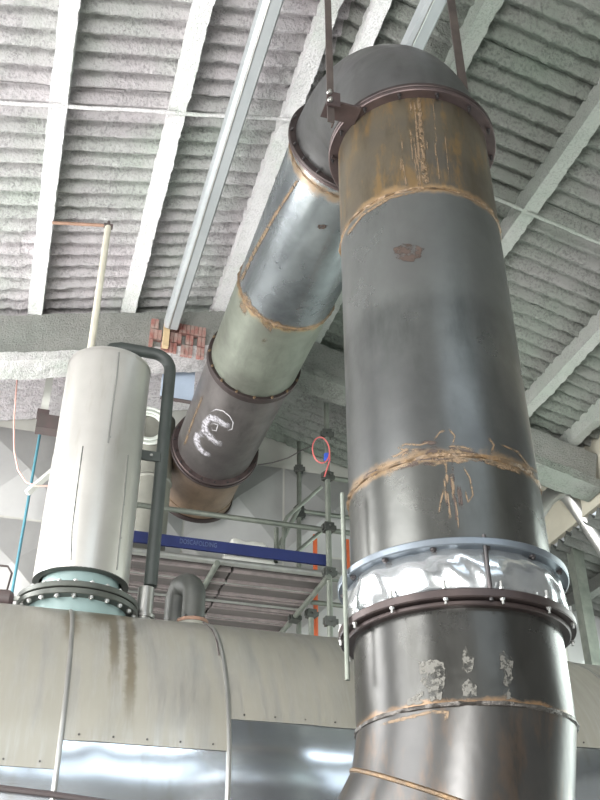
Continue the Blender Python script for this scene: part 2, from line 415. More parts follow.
wall_with_opening('wall_right', 0, XR, .2, YF, YB, 5.56, 3.2, 9.0, .7, 5.4)
wf = MB()  # door and clerestory openings added for the lamps in them
for x0_, x1_, z0_, z1_ in ((XL, -3.4, 0, 7.6), (-3.4, -1.2, 3.1, 7.6), (-1.2, .5, 0, 7.6), (.5, 5.5, 0, 4.8), (.5, 5.5, 6.4, 7.6), (5.5, XR, 0, 7.6)):
    wf.box((x0_, YF - .2, z0_), (x1_, YF, z1_))
struct('wall_front', wf, 'wall_plaster')
window('added_clerestory', 1, YF - .1, .5, 5.5, 4.8, 6.4, 5)  # added opening behind the camera for the clerestory lamp
struct('wall_back', box((XL, YB, 0), (XR, YB + .2, 7.6)), 'pale_plaster')
window('window_1', 0, XL - .15, -.3, 3.5, .5, 6.0, 4)
window('added_window_left_far', 0, XL - .15, 5.1, 8.5, .5, 6.0, 3)  # added window, there for reflections in the tank
window('window_2', 0, XR + .05, 3.2, 9.0, .7, 5.4, 6)

# cross-broken sheet-metal panels on the back wall
wb = bpy.data.objects['wall_back']
PJ = at(285, 466, Y=9.2)
pw, ph = 1.12, 1.05
def pyramid(w, h, d):
    g = .012
    return MB().add([(g, 0, g), (w - g, 0, g), (w - g, 0, h - g), (g, 0, h - g), (w / 2, -d, h / 2)],
                    [(0, 1, 4), (1, 2, 4), (2, 3, 4), (3, 0, 4)]).mesh('panel', smooth=False)
pm = pyramid(pw, ph, .13); pm2 = pyramid(pw, .52, .012)
for i in range(-5, 4):
    for j in range(0, 4):
        x = PJ.x + i * pw
        if j < 3: obj('panel', pm, 'panel_sheet', wb, loc=(x, 9.245, PJ.z - (j + 1) * ph), smooth=False)
    for j in range(3):
        obj('panel', pm2, 'panel_sheet', wb, loc=(PJ.x + i * pw, 9.245, PJ.z - 3 * ph - (j + 1) * .52), smooth=False)

# ------------------------------------------------------------------ roof: corrugated sprayed sheets, purlins, rafter
PITCHC, COVER = 0.152, 7 * 0.152
ceil = root('ceiling', 'corrugated roof coated in sprayed insulation over concrete purlins', None, (XRIDGE, 3, ZR), kind='structure')
def sheet(x0, x1, y0, fine=True, zf=roofz, rows=7, amp=0.040, mat='roof_spray', parent=None, seed=0.0, name='roof_sheet', lip=.012):
    ny = (10 if fine else 6) * rows; nx = max(2, int(abs(x1 - x0) / (.022 if fine else .5)))
    vs = []
    yl = rows * PITCHC
    for i in range(nx + 1):
        x = x0 + (x1 - x0) * i / nx; zz = zf(x)
        for j in range(ny + 1):
            fy = j / ny; y = y0 + fy * (yl + 0.03)
            z = zz + amp * math.cos(2 * math.pi * (y - y0) / PITCHC) - lip * (1 - fy) ** 3
            if fine:
                q = (x * 13, y * 15, seed)
                k = min(1, max(0, .5 + 1.1 * noise.noise((x * .9 + 3, y * .9, 1.7))))
                z -= (.004 + .016 * k) * (noise.fractal(q, 0.5, 2.2, 3)) + .01 * noise.noise((x * 1.7, y * 3, 5))
                if j == 0: z -= lip * (.5 + .5 * noise.noise((x * 8, 3, y)))
            vs.append((x, y, z))
    w = ny + 1
    fs = [(i * w + j, i * w + j + 1, (i + 1) * w + j + 1, (i + 1) * w + j) for i in range(nx) for j in range(ny)]
    o = len(vs)                                          # near edge turned up: the lap's front face
    for i in range(nx + 1): x, y, z = vs[i * w]; vs.append((x, y - .002, zf(x) + amp + .02))
    fs += [(o + i, o + i + 1, (i + 1) * w, i * w) for i in range(nx)]
    return obj(name, MB().add(vs, fs), mat, parent or ceil)
Y_SEAM = 4.68
LX = [XRIDGE, -0.40, -2.2, -3.7]; RX = [XRIDGE, 3.30, 5.35]
for k in range(-9, 5):
    y0 = Y_SEAM + (k - 0) * COVER
    if y0 > YB: break
    fine = -2 <= k
    for a, b in list(zip(LX, LX[1:])) + list(zip(RX, RX[1:])):
        sheet(a, b, y0, fine and not (a < -2), seed=0.0, lip=.006, mat='roof_spray' if b < XRIDGE else 'roof_spray_green_dim')
def rough_bar(name, p0, p1, w, h, mat, parent, amp=.012, step=.035, frame=None):
    """bar with rough sprayed skin; p0,p1 = centres of the top face ends; hangs h below"""
    p0, p1 = Vector(p0), Vector(p1); L = (p1 - p0).length; t = (p1 - p0) / L
    side = t.cross(Vector((0, 0, 1))).normalized(); up = side.cross(t)
    prof = []
    nw, nh = max(2, int(w / .035)), max(2, int(h / .035))
    for i in range(nh): prof.append((-w / 2, -h * i / nh))
    for i in range(nw): prof.append((-w / 2 + w * i / nw, -h))
    for i in range(nh): prof.append((w / 2, -h + h * i / nh))
    prof.append((w / 2, 0)); n = max(2, int(L / step)); m = len(prof); vs = []
    for k in range(n + 1):
        c = p0 + t * (L * k / n)
        for a, b in prof:
            q = c + side * a + up * b
            d = amp * (noise.fractal(q * 14, .6, 2.2, 3)) + amp * .6 * noise.noise(q * 3)
            o = Vector((a, b + h * .5)).normalized() if (a or b) else Vector((0, 0))
            vs.append(q + side * (o.x * d) + up * (o.y * d))
    fs = [(k * m + i, k * m + i + 1, (k + 1) * m + i + 1, (k + 1) * m + i) for k in range(n) for i in range(m - 1)]
    fs += [tuple(range(m)), tuple(n * m + i for i in range(m))]
    return obj(name, MB().add(vs, fs), mat, parent)
for x, w in ((-2.75, .12), (-1.95, .12), (-1.15, .12), (-.33, .12), (.49, .125), (1.345, .12), (1.67, .10), (2.31, .12), (3.31, .125), (4.45, .12), (5.05, .10)):
    z = roofz(x) - .005
    rough_bar('purlin', (x, -4.9, z), (x, 2.4, z), w, .16, 'purlin_spray' if x < 2 else 'purlin_spray_green_dim', ceil, .008, .2)
    rough_bar('purlin', (x, 2.4, z), (x, 7.36, z), w, .165, 'purlin_spray' if x < 2 else 'purlin_spray_green_dim', ceil, .012)
# rough sprayed bracing rod just under the purlins, down both slopes
for x0_, x1_ in ((-3.5, XRIDGE), (XRIDGE, 5.2)):
    n_ = int(abs(x1_ - x0_) / .03); pts = []; rs = []
    for i in range(n_ + 1):
        x = x0_ + (x1_ - x0_) * i / n_
        pts.append((x, 4.68 + .006 * noise.noise((x * 3, 0, 2)), roofz(x) - .178 + .012 * noise.noise((x * 2.2, 1, 0)))); rs.append(.014 + .006 * noise.noise((x * 14, 4, 0)))
    obj('bracing_rod', MB().tube(pts, rs, 8), 'purlin_spray' if x0_ < 0 else 'purlin_spray_green_dim', ceil)
# rafters of the frame at the end of the bay (and one behind the camera)
for yr in (7.22, -0.6):
    for x0, x1 in ((-3.55, XRIDGE), (XRIDGE, 5.3)):
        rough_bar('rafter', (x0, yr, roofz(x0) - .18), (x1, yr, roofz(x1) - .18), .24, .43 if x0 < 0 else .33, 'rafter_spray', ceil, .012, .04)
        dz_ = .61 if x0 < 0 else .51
        rough_bar('rafter_edge', (x0, yr, roofz(x0) - dz_), (x1, yr, roofz(x1) - dz_), .30, .09, 'rafter_edge_spray' if x0 < 0 else 'roof_spray_green_dim', ceil, .016, .035)  # right half takes the dimmed coat: less light there, put into colour
# right-hand lean-to: cream fascia over a lower corrugated roof
EX = 5.3
def leanz(x): return 5.86 - .24 * (x - EX)
lean = root('lean_to_roof', 'lower corrugated lean-to roof at the far right behind the riser', None, (EX, 6, leanz(EX)), kind='structure')
for k in range(-10, 5):
    y0 = Y_SEAM + k * COVER
    if y0 < YB: sheet(EX, 6.7, y0, k >= 1, leanz, parent=lean, mat='lean_to_sheet')
for x in (5.95,):
    rough_bar('purlin', (x, -4.9, leanz(x) - .03), (x, YB, leanz(x) - .03), .12, .14, 'lean_to_sheet', lean, .006, .12)
struct('trim_1', box((EX, YF, 5.92), (EX + .06, YB, roofz(EX) + .1)), 'cream_board')

sky = MB()  # added skylight, unseen behind the camera, for the vessel's highlight
for x0_, x1_ in ((.1, XRIDGE), (XRIDGE, 4.5)):
    sky.add([(x0_, -2.7, roofz(x0_) - .045), (x1_, -2.7, roofz(x1_) - .045), (x1_, -2.3, roofz(x1_) - .045), (x0_, -2.3, roofz(x0_) - .045)], [(0, 1, 2, 3)])
    for y_ in (-2.7, -2.3): sky.tube([(x0_, y_, roofz(x0_) - .05), (x1_, y_, roofz(x1_) - .05)], .02, 6)
struct('added_skylight', sky, 'window_glass')

# ------------------------------------------------------------------ galvanised trunking under the roof
def trunking(x, z, y0, y1, label):
    prof = [(-.065, .0), (-.075, .05), (-.075, .085), (.055, .085), (.06, .0), (.05, -.012), (-.02, -.012), (-.028, -.004), (-.034, -.012)]
    m = len(prof); n = 2; vs = [(x + a, y, z + b) for y in (y0, y1) for a, b in prof]
    fs = [(i, (i + 1) % m, m + (i + 1) % m, m + i) for i in range(m)] + [tuple(range(m)), tuple(range(m, 2 * m))]
    t = root('cable_trunking', label, 'trunking', (x, y0, z), 'galvanised trunking runs under the roof')
    obj('channel', MB().add(vs, fs), 'galvanised', t, smooth=False)
    lip = MB().tube([(x - .026, y0, z - .012), (x - .026, y1, z - .012)], .006, 8)
    obj('cover_lip', lip, 'bright_tube', t)
    for y in (y0 + 1.2, y1 - .5):
        obj('drop_rod', MB().tube([(x, y, z + .08), (x, y, roofz(x) - .02)], .006, 8), 'bolt_steel', t)
    return t
trunking(.885, 6.93, -4.5, 6.96, 'long grey metal trunking running under the roof left of the round duct')
trunking(1.86, 6.93, -4.5, 6.96, 'grey metal trunking under the roof showing just above the duct elbow')

# ------------------------------------------------------------------ the steel duct: riser, elbow, horizontal run
X0, Y0, R0 = 1.568, 3.146, 0.386
ZD = 6.402
duct = root('steel_duct', 'tall dark steel duct rising from the bellows and bending back under the roof', 'duct', (X0, Y0, 3.002))
def shell(axis, c, r, p0, p1, mat, name, parent, n=96, rings=2, th=.012):
    prof = [(r, p0 + (p1 - p0) * k / rings) for k in range(rings + 1)]
    prof += [(r - th, p) for _, p in reversed(prof)]
    return obj(name, MB().lathe(prof, c, axis, n, closed=True), mat, parent)
def ring(axis, c, r0, r1, p0, p1, mat, name, parent, n=96):
    b = .004
    prof = [(r0, p0), (r1 - b, p0), (r1, p0 + b), (r1, p1 - b), (r1 - b, p1), (r0, p1)]
    return obj(name, MB().lathe(prof, c, axis, n, closed=True), mat, parent)
def bead(axis, c, r, p, mat, parent, t=.012, wob=.01, n=220, name='weld_bead'):
    prof = [(r - .004, p - t), (r + t * .45, p - t * .6), (r + t * .7, p), (r + t * .45, p + t * .6), (r - .004, p + t)]
    return obj(name, MB().lathe(prof, c, axis, n, wob=wob), mat, parent)
hexm = {}
def hexbolt(r, h, mat, tail=0.0):
    k = (r, h, mat, tail)
    if k not in hexm:
        mb = MB()
        def prism(n, rr, z0, z1):
            vs = [(rr * math.cos(2 * math.pi * i / n), rr * math.sin(2 * math.pi * i / n), z) for z in (z0, z1) for i in range(n)]
            mb.add(vs, [tuple(range(n - 1, -1, -1)), tuple(range(n, 2 * n))] + [(i, (i + 1) % n, n + (i + 1) % n, n + i) for i in range(n)])
        prism(6, r, 0, h)
        if tail: prism(8, r * .55, h, h + tail)
        me = mb.mesh('bolt', smooth=False); me.materials.append(MATS[mat]); hexm[k] = me
    return hexm[k]
def bolts(axis, c, r, p, count, me, parent, sign=1, phase=0.0):
    rot = {(2, 1): (0, 0, 0), (2, -1): (math.pi, 0, 0), (1, 1): (-R90, 0, 0), (1, -1): (R90, 0, 0)}[(axis, sign)]
    for k in range(count):
        a = 2 * math.pi * (k + phase) / count
        obj('bolt', me, None, parent, loc=axpt(c, axis, r, a, p), rot=rot)
C0 = (X0, Y0)
RF = .441
za1, za0 = hit_cyl(445, 537, RF, C0, 2).z, hit_cyl(445, 545, RF, C0, 2).z
zb1, zb0 = hit_cyl(450, 588, RF, C0, 2).z, hit_cyl(450, 597, RF, C0, 2).z
shell(2, C0, R0, 4.775, 5.398, 'riser_top_steel', 'riser_shell', duct)
shell(2, C0, R0, 3.377, 4.775, 'riser_mid_steel', 'riser_shell', duct)
shell(2, C0, R0, za1 + .001, 3.377, 'riser_low_steel', 'riser_shell', duct)
bead(2, C0, R0, 4.775, 'weld_gold', duct, .009)
bead(2, C0, R0, 3.377, 'weld_gold', duct, .010)
def surf_strip(pts, width, mat, name, parent, hitf, lift=.0, wob=.3, seed=1, label=None):
    """ribbon lying on a surface; pts are (px,py) of its centre line, width in px (may taper)"""
    pts = [Vector(q) for q in pts]; fine = []
    for a, b in zip(pts, pts[1:]):
        m = max(1, int((b - a).length / 2.5))
        fine += [a + (b - a) * k / m for k in range(m)]
    fine.append(pts[-1]); vs = []; fs = []
    n = len(fine)
    for i, q in enumerate(fine):
        t = (fine[min(i + 1, n - 1)] - fine[max(i - 1, 0)]).normalized(); nn = Vector((-t.y, t.x))
        u = i / max(n - 1, 1)
        wd = (width if not callable(width) else width(u)) / 2
        wd *= 1 + wob * noise.noise((q.x * .25, q.y * .25, seed))
        row = [hitf(*(q + nn * (wd * e)), l) for e, l in ((-1, 0), (-.5, lift), (.5, lift), (1, 0))]
        vs += row
    for i in range(n - 1):
        for k in range(3): fs.append((i * 4 + k, i * 4 + k + 1, i * 4 + 5 + k, i * 4 + 4 + k))
    o = obj(name, MB().add(vs, fs), mat, parent, label=label)
    fd = o.data.attributes.new('fade', 'FLOAT', 'POINT')
    for i in range(n):
        e = min(1, i / 2.0, (n - 1 - i) / 2.0)
        for k, v in enumerate((0, 1, 1, 0)): fd.data[i * 4 + k].value = v * e
    return o
def on_riser(px, py, l=0): return hit_cyl(px, py, R0 + .0015 + l, C0, 2)
def on_duct(px, py, l=0): return hit_cyl(px, py, R0 + .0015 + l, (X0, ZD), 1)
# lengthwise weld and rust runs on the riser
surf_strip([(419, 97), (421, 130), (424, 160), (428, 186)], 5, 'rust_mark', 'weld_bead', duct, on_riser, .004, .8)
rng = random.Random(3)
for k in range(26):
    x = 423 + rng.gauss(0, 11); y = rng.uniform(98, 165); L = rng.uniform(12, 45)
    q = [(x + (y - 140) * .1, y), (x + (y + L - 140) * .1 + rng.uniform(-1, 1), min(y + L, 188))]
    surf_strip(q, rng.uniform(1.2, 2.6), 'rust_mark', 'rust_run', duct, on_riser, .0006, .9, seed=k)
def wy(x): return 455 + (x - 446) ** 2 * (.0036 if x < 446 else .0027)      # the lower girth weld as seen
for k in range(46):
    x = rng.gauss(440, 42); x = min(max(x, 354), 540); L = rng.uniform(8, 34); dy = rng.gauss(-1, 5) * (1 if abs(x - 445) < 60 else .5)
    q = [(min(max(x + L * e, 354), 541), wy(min(max(x + L * e, 354), 541)) + dy + rng.uniform(-2, 2)) for e in (-.5, -.2, .1, .5)]
    surf_strip(q, rng.uniform(1.6, 4.2), 'rust_mark' if k % 3 else 'dark_rust_mark', 'rust_run', duct, on_riser, .0005, .9, seed=k)
for k in range(14):
    x = 450 + rng.gauss(0, 4); y = rng.uniform(456, 500); L = rng.uniform(15, 34)
    surf_strip([(x + (y - 455) * .09, y), (x + (y + L / 2 - 455) * .11, y + L / 2), (x + (y + L - 455) * .1, min(y + L, 530))], rng.uniform(1.4, 3.2), 'rust_mark' if k % 2 else 'dark_rust_mark', 'rust_run', duct, on_riser, .0005, .9, seed=k)
for q in ([(462, 465), (470, 478), (473, 495), (468, 502), (465, 490)], [(444, 488), (440, 505), (439, 514)], [(434, 440), (440, 432), (446, 430)], [(448, 428), (455, 436), (452, 446)], [(488, 437), (494, 445), (490, 457)], [(500, 444), (518, 452), (533, 472)], [(432, 441), (420, 445), (405, 444), (398, 448), (410, 452)]):
    surf_strip(q, 2.2, 'rust_mark', 'rust_run', duct, on_riser, .0005, .8)
for q, w in (([(346, 236), (362, 215), (390, 198), (425, 189)], 3.0), ([(425, 187), (450, 190), (480, 203)], 2.2)):
    surf_strip(q, w, 'rust_mark', 'rust_run', duct, on_riser, .0005, .8)
def blob(cx, cy, w, h, mat, name, parent, hitf, seed, rag=.35, n=36, label=None):
    ring_, rim = [], []
    for k in range(n):
        a = 2 * math.pi * k / n
        q = 1 + rag * noise.noise((math.cos(a) * 2.5, math.sin(a) * 2.5, seed)) + rag * .7 * noise.noise((math.cos(a) * 9, math.sin(a) * 9, seed))
        ring_.append(hitf(cx + math.cos(a) * w / 2 * q, cy + math.sin(a) * h / 2 * q, .0012)); rim.append(hitf(cx + math.cos(a) * w / 2 * q * 1.06, cy + math.sin(a) * h / 2 * q * 1.06, -.003))
    vs = [hitf(cx, cy, .0012)] + ring_ + rim
    fs = [(0, 1 + k, 1 + (k + 1) % n) for k in range(n)] + [(1 + k, 1 + n + k, 1 + n + (k + 1) % n, 1 + (k + 1) % n) for k in range(n)]
    o = obj(name, MB().add(vs, fs), mat, parent, label=label)
    fd = o.data.attributes.new('fade', 'FLOAT', 'POINT')
    for k in range(n + 1): fd.data[k].value = 1.0
    return o
blob(408, 252, 30, 17, 'dark_rust_mark', 'rust_stain', duct, on_riser, 3.3, .3, label='brown rust stain')
# flange under the elbow, its bolts, lug
fl = ring(2, C0, R0 - .01, .436, 5.398, 5.422, 'purple_flange', 'flange', duct)
f2 = ring(2, C0, R0 - .01, .436, 5.427, 5.451, 'dark_flange', 'flange', duct)
bolts(2, C0, .414, 5.398, 14, hexbolt(.011, .011, 'dark_bolt', .02), fl, -1, .3)
lp = hit_cyl(338, 157, R0, C0, 2)
lug = MB().tube([(lp.x, lp.y, lp.z + .03), (lp.x - .035, lp.y - .01, lp.z + .03), (lp.x - .035, lp.y - .01, lp.z - .03), (lp.x, lp.y, lp.z - .03)], .007, 8)
obj('lifting_lug', lug, 'dark_flange', duct)
# elbow of gores, bend radius 0.97 in the Y-Z plane
def gore_elbow(cy, cz, rad, angs, ang_dir, mats, parent, r=R0, name='elbow_gore', x=X0, n=72):
    """angs: joint angles; direction(ang) gives the axis point offset from the bend centre; each gore is straight between joint planes"""
    for k, (a, b) in enumerate(zip(angs, angs[1:])):
        mid = (a + b) / 2; vs = []
        for (jt, rr) in ((a, r), (b, r), (b, r - .012), (a, r - .012)):
            for i in range(n):
                t = 2 * math.pi * i / n
                # straight cylinder tangent at mid, cut by the radial plane at angle jt
                dist = rad * 1.0 + rr * math.cos(t)
                rho = dist / math.cos(jt - mid) if abs(jt - mid) < 1.2 else dist
                oy, oz = ang_dir(jt)
                vs.append((x + rr * math.sin(t), cy + oy * rho, cz + oz * rho))
        fs = []
        for q in range(4):
            q2 = (q + 1) % 4
            for i in range(n):
                i2 = (i + 1) % n; fs.append((q * n + i, q * n + i2, q2 * n + i2, q2 * n + i))
        obj(name, MB().add(vs, fs), mats[k % len(mats)], parent)
        if 0 < k:
            oy, oz = ang_dir(a); pts = []
            for i in range(64):
                t = 2 * math.pi * i / 64; rho = (rad + (r + .002) * math.cos(t)) / math.cos(a - mid)
                pts.append((x + (r + .002) * math.sin(t), cy + oy * rho, cz + oz * rho))
            pts += pts[:1]
            obj('weld_bead', MB().tube(pts, .007, 6, cap=False), 'weld_grey' if ang_dir is up_dir else 'weld_gold', parent)
BR, BRY = ZD - 5.451, .84
def up_dir(a): return (-math.cos(a), math.sin(a))
D_ = math.radians
def smooth_elbow(a0, a1, steps, mat, flat=.055):
    vs = []; n = 72
    for rr in (R0, R0 - .012):
        for k in range(steps + 1):
            a = a0 + (a1 - a0) * k / steps; sc_ = 1 - flat * math.sin(2 * a)
            for i in range(n):
                t = 2 * math.pi * i / n; q = rr * math.cos(t)
                vs.append((X0 + rr * math.sin(t), Y0 + BRY - math.cos(a) * (BRY + q) * sc_, 5.451 + math.sin(a) * (BR + q) * sc_))
    m = steps + 1; fs = []
    for h in (0, 1):
        for k in range(steps):
            for i in range(n):
                i2 = (i + 1) % n; o = (h * m + k) * n
                fs.append((o + i, o + i2, o + n + i2, o + n + i))
    obj('elbow_gore', MB().add(vs, fs), mat, duct)
smooth_elbow(0, D_(28), 6, 'elbow_steel'); smooth_elbow(D_(28), D_(62), 6, 'elbow_steel'); smooth_elbow(D_(62), D_(90), 6, 'elbow_steel')
CD = (X0, ZD)
ya = Y0 + BRY
f3 = ring(1, CD, R0 - .01, .43, ya, ya + .022, 'dark_flange', 'flange', duct)
f4 = ring(1, CD, R0 - .01, .425, ya + .026, ya + .046, 'purple_flange', 'flange', duct)
bolts(1, CD, .413, ya, 20, hexbolt(.01, .01, 'dark_bolt', .015), f3, -1)
shell(1, CD, R0, ya + .046, 5.51, 'duct_bright_steel', 'duct_shell', duct)
bead(1, CD, R0, 5.51, 'weld_gold', duct, .018, .014)
bead(1, CD, R0, ya + .12, 'weld_gold', duct, .012, .012)
surf_strip([(299, 178), (275, 215), (254, 252), (240, 282)], 4, 'rust_mark', 'weld_bead', duct, on_duct, .004)
blob(322, 227, 9, 4, 'dark_rust_mark', 'rust_stain', duct, on_duct, 9.1, .5)
for q in ([(244, 292), (250, 306), (262, 318)], [(262, 316), (270, 330), (272, 322), (290, 330)], [(240, 300), (247, 316)], [(262, 344), (266, 338)]):
    surf_strip(q, 6, 'rust_mark', 'rust_run', duct, on_duct, .001, .8)
shell(1, CD, R0, 5.51, 6.49, 'duct_green_steel', 'duct_shell', duct)
f5 = ring(1, CD, R0 - .01, .415, 6.49, 6.56, 'dark_flange', 'flange', duct)
bolts(1, CD, .404, 6.49, 16, hexbolt(.011, .02, 'weld_gold', .0), f5, -1)
shell(1, CD, R0, 6.56, 8.02, 'duct_dark_steel', 'duct_shell', duct)
surf_strip([(203, 395), (193, 420), (184, 446)], 2.6, 'rust_mark', 'weld_bead', duct, on_duct, .003)
f6 = ring(1, CD, R0 - .01, .436, 8.02, 8.055, 'purple_flange', 'flange', duct)
bolts(1, CD, .42, 8.02, 20, hexbolt(.011, .012, 'dark_bolt', .015), f6, -1)
f7 = ring(1, CD, R0 - .01, .445, 8.065, 8.10, 'dark_flange', 'flange', duct)
# chalked figure 3 on the dark section
def zz(x, y): return (180 + x / 8.57, 390 + y / 8.57)
cm = surf_strip([zz(*q) for q in ((440, 305), (385, 300), (320, 255), (262, 235), (218, 275), (208, 340), (250, 395), (310, 450), (372, 462))],
           lambda u: 8.2 - 3.5 * abs(u - .45), 'chalk', 'chalk_mark', duct, on_duct, .0004, .2, label='white chalked figure 3')
surf_strip([zz(*q) for q in ((205, 375), (150, 385), (138, 420), (160, 490), (205, 540), (268, 560))],
           lambda u: 8.0 - 3.5 * u, 'chalk', 'chalk_mark', duct, on_duct, .0006, .2)
surf_strip([zz(*q) for q in ((260, 190), (310, 165), (370, 180), (425, 225), (455, 280), (445, 335), (400, 350))], 1.2, 'thin_chalk', 'chalk_mark', duct, on_duct, .0004, .2)
surf_strip([zz(*q) for q in ((250, 300), (285, 285), (325, 300), (310, 350), (280, 345), (262, 318))], 1.2, 'thin_chalk', 'chalk_mark', duct, on_duct, .0004, .2)
# end piece dipping into the back wall behind the scaffold
def down_dir(a): return (math.sin(a), math.cos(a))
shell(1, CD, R0, 8.10, 8.72, 'duct_brown_steel', 'duct_shell', duct)
gore_elbow(8.72, ZD - .8, .8, [D_(q) for q in (0, 10, 22)], down_dir, ['duct_brown_steel'], duct)
oy, oz = down_dir(D_(22)); ec = Vector((X0, 8.72 + oy * .8, ZD - .8 + oz * .8)); ed = Vector((0, oz, -oy))
obj('end_collar', MB().tube([ec - ed * .02, ec + ed * .03], R0 + .015, 48), 'dark_flange', duct)
obj('outlet_stub', MB().tube([ec + ed * .03, ec + ed * .10], R0 * .62, 48), 'teal_paint', duct)

# ------------------------------------------------------------------ expansion joint
ej = root('expansion_joint', 'foil-wrapped expansion bellows between two bolted flanges of the riser', 'bellows', (X0, Y0, 2.80))
fa = ring(2, C0, R0 - .005, RF, za0, za1, 'blue_flange', 'flange', ej)
bolts(2, C0, RF - .022, za0, 14, hexbolt(.012, .008, 'dark_bolt', .006), fa, -1, .2)
fb = ring(2, C0, R0 - .005, RF, zb0, zb1, 'dark_flange', 'flange', ej)
bolts(2, C0, RF - .008, zb1, 14, hexbolt(.009, .008, 'bolt_steel', .022), fb, 1, .35)
bolts(2, C0, RF - .008, zb0, 14, hexbolt(.009, .008, 'bolt_steel', .012), fb, -1, .35)
nb, mbv = 160, []
for q in range(13):
    f_ = q / 12; z = zb1 + (za0 - zb1) * f_
    for k in range(nb):
        a = 2 * math.pi * k / nb
        rr = .400 + .018 * math.sin(math.pi * f_) ** .6 + .012 * noise.noise((math.cos(a) * 4 + f_ * .8, math.sin(a) * 4, f_ * 1.3)) + .014 * abs(noise.noise((math.cos(a) * 5 + f_ * 1.5, math.sin(a) * 5 - f_ * 1.2, 4)))
        mbv.append(axpt(C0, 2, rr, a, z))
obj('bellows', MB().add(mbv, [(q * nb + k, q * nb + (k + 1) % nb, (q + 1) * nb + (k + 1) % nb, (q + 1) * nb + k) for q in range(12) for k in range(nb)]), 'foil', ej)
rl = hit_cyl(345, 588, RF + .012, C0, 2)
obj('tie_rod', MB().tube([(rl.x, rl.y, 2.60), (rl.x, rl.y, 3.33)], .009, 10), 'scaffold_tube', ej, label='long threaded rod')
rr_ = hit_cyl(488, 570, RF - .012, C0, 2)
obj('tie_rod', MB().tube([(rr_.x, rr_.y, zb0 - .01), (rr_.x, rr_.y, za1 + .012)], .008, 10), 'dark_bolt', ej)
ang = math.atan2(rr_.y - Y0, rr_.x - X0)
for k in (1, 2):
    p = axpt(C0, 2, RF - .012, ang + k * 2.0, 0)
    obj('tie_rod', MB().tube([(p[0], p[1], 2.70), (p[0], p[1], 3.06)], .008, 10), 'dark_bolt', ej)

# ------------------------------------------------------------------ lower mitred bend
lowd = root('mitred_bend', 'dark steel mitred bend below the bellows with pale scraped patches', 'duct', (X0, Y0, 1.5))
ring(2, C0, R0 - .01, R0 + .03, zb0 - .02, zb0 - .002, 'dark_flange', 'flange', lowd)
shell(2, C0, R0, 2.460, zb0 - .02, 'lower_steel', 'bend_shell', lowd)
bead(2, C0, R0, 2.460, 'weld_grey', lowd, .010, .008)
LR, EXY = .69, Vector((-.74, .67)).normalized()
def mitre(angs, n=80):
    per = Vector((-EXY.y, EXY.x)); cx, cy = X0 + EXY.x * LR, Y0 + EXY.y * LR
    for k, (a, b) in enumerate(zip(angs, angs[1:])):
        mid = (a + b) / 2; vs = []; edge = []
        for jt, rr in ((a, R0), (b, R0), (b, R0 - .012), (a, R0 - .012)):
            for i in range(n):
                t = 2 * math.pi * i / n; rho = (LR + rr * math.cos(t)) / math.cos(jt - mid) * math.cos((b - a) / 2)
                h = -math.cos(jt) * rho; q = rr * math.sin(t)
                vs.append((cx + EXY.x * h + per.x * q, cy + EXY.y * h + per.y * q, 2.460 - math.sin(jt) * rho))
        fs = [(q * n + i, q * n + (i + 1) % n, ((q + 1) % 4) * n + (i + 1) % n, ((q + 1) % 4) * n + i) for q in range(4) for i in range(n)]
        obj('bend_gore', MB().add(vs, fs), 'lower_gore_steel', lowd)
        if k: obj('weld_bead', MB().tube(vs[:n] + vs[:1], .009, 6, cap=False), 'weld_gold', lowd)
mitre([D_(q) for q in (0, 21, 44, 67, 90)])
zi = 2.460 - LR; p0 = Vector((X0 + EXY.x * LR, Y0 + EXY.y * LR, zi)); p1 = p0 + Vector((EXY.x, EXY.y, 0)) * .35
obj('inlet_shell', MB().tube([p0, p1], R0, 64), 'lower_gore_steel', lowd)
obj('support_leg', MB().box((p1.x - .06, p1.y - .16, 0), (p1.x + .06, p1.y - .04, zi - .3)), 'dark_flange', lowd, smooth=False)
surf_strip([(362, 734), (390, 722), (430, 712), (448, 712), (445, 722)], 4, 'rust_mark', 'rust_run', lowd, on_riser, .0008, .8)
def rag(pts, seed, tint='scrape_mark'):
    vs = []; n = len(pts); P2 = []
    for i in range(n):
        a, b = Vector(pts[i]), Vector(pts[(i + 1) % n])
        m = max(1, int((b - a).length / 2))
        for k in range(m):
            q = a + (b - a) * k / m
            P2.append(q + Vector((noise.noise((q.x * .6, q.y * .6, seed)), noise.noise((q.x * .6, q.y * .6, seed + 5)) * 1.6)) * 1.6)
    c = sum(P2, Vector((0, 0))) / len(P2)
    top = [on_riser(*q, .001) for q in P2]; rim = [on_riser(*(c + (q - c) * 1.05), -.003) for q in P2]; m = len(P2)
    vs = [on_riser(*c, .001)] + top + rim
    fs = [(0, 1 + k, 1 + (k + 1) % m) for k in range(m)] + [(1 + k, 1 + m + k, 1 + m + (k + 1) % m, 1 + (k + 1) % m) for k in range(m)]
    o = obj('scraped_patch', MB().add(vs, fs), tint, lowd)
    fd = o.data.attributes.new('fade', 'FLOAT', 'POINT')
    for k in range(m + 1): fd.data[k].value = 1.0
def z3(x, y): return (400 + x / 4.615, 640 + y / 4.615)
rag([z3(*q) for q in ((88, 98), (120, 95), (160, 92), (200, 100), (212, 160), (190, 275), (140, 280), (125, 225), (95, 190))], 1)
rag([z3(*q) for q in ((290, 65), (305, 30), (320, 70), (343, 75), (335, 145), (310, 150), (285, 130))], 2)
rag([z3(*q) for q in ((285, 205), (315, 180), (352, 212), (350, 258), (290, 260))], 3)
rag([z3(*q) for q in ((460, 60), (480, 55), (525, 95), (515, 145), (520, 180), (500, 215), (475, 200), (490, 150), (465, 130))], 4)
rag([z3(*q) for q in ((30, 280), (70, 255), (105, 240), (115, 285), (80, 300), (30, 300))], 5)
rag([z3(*q) for q in ((475, 230), (505, 225), (515, 275), (480, 270))], 6)

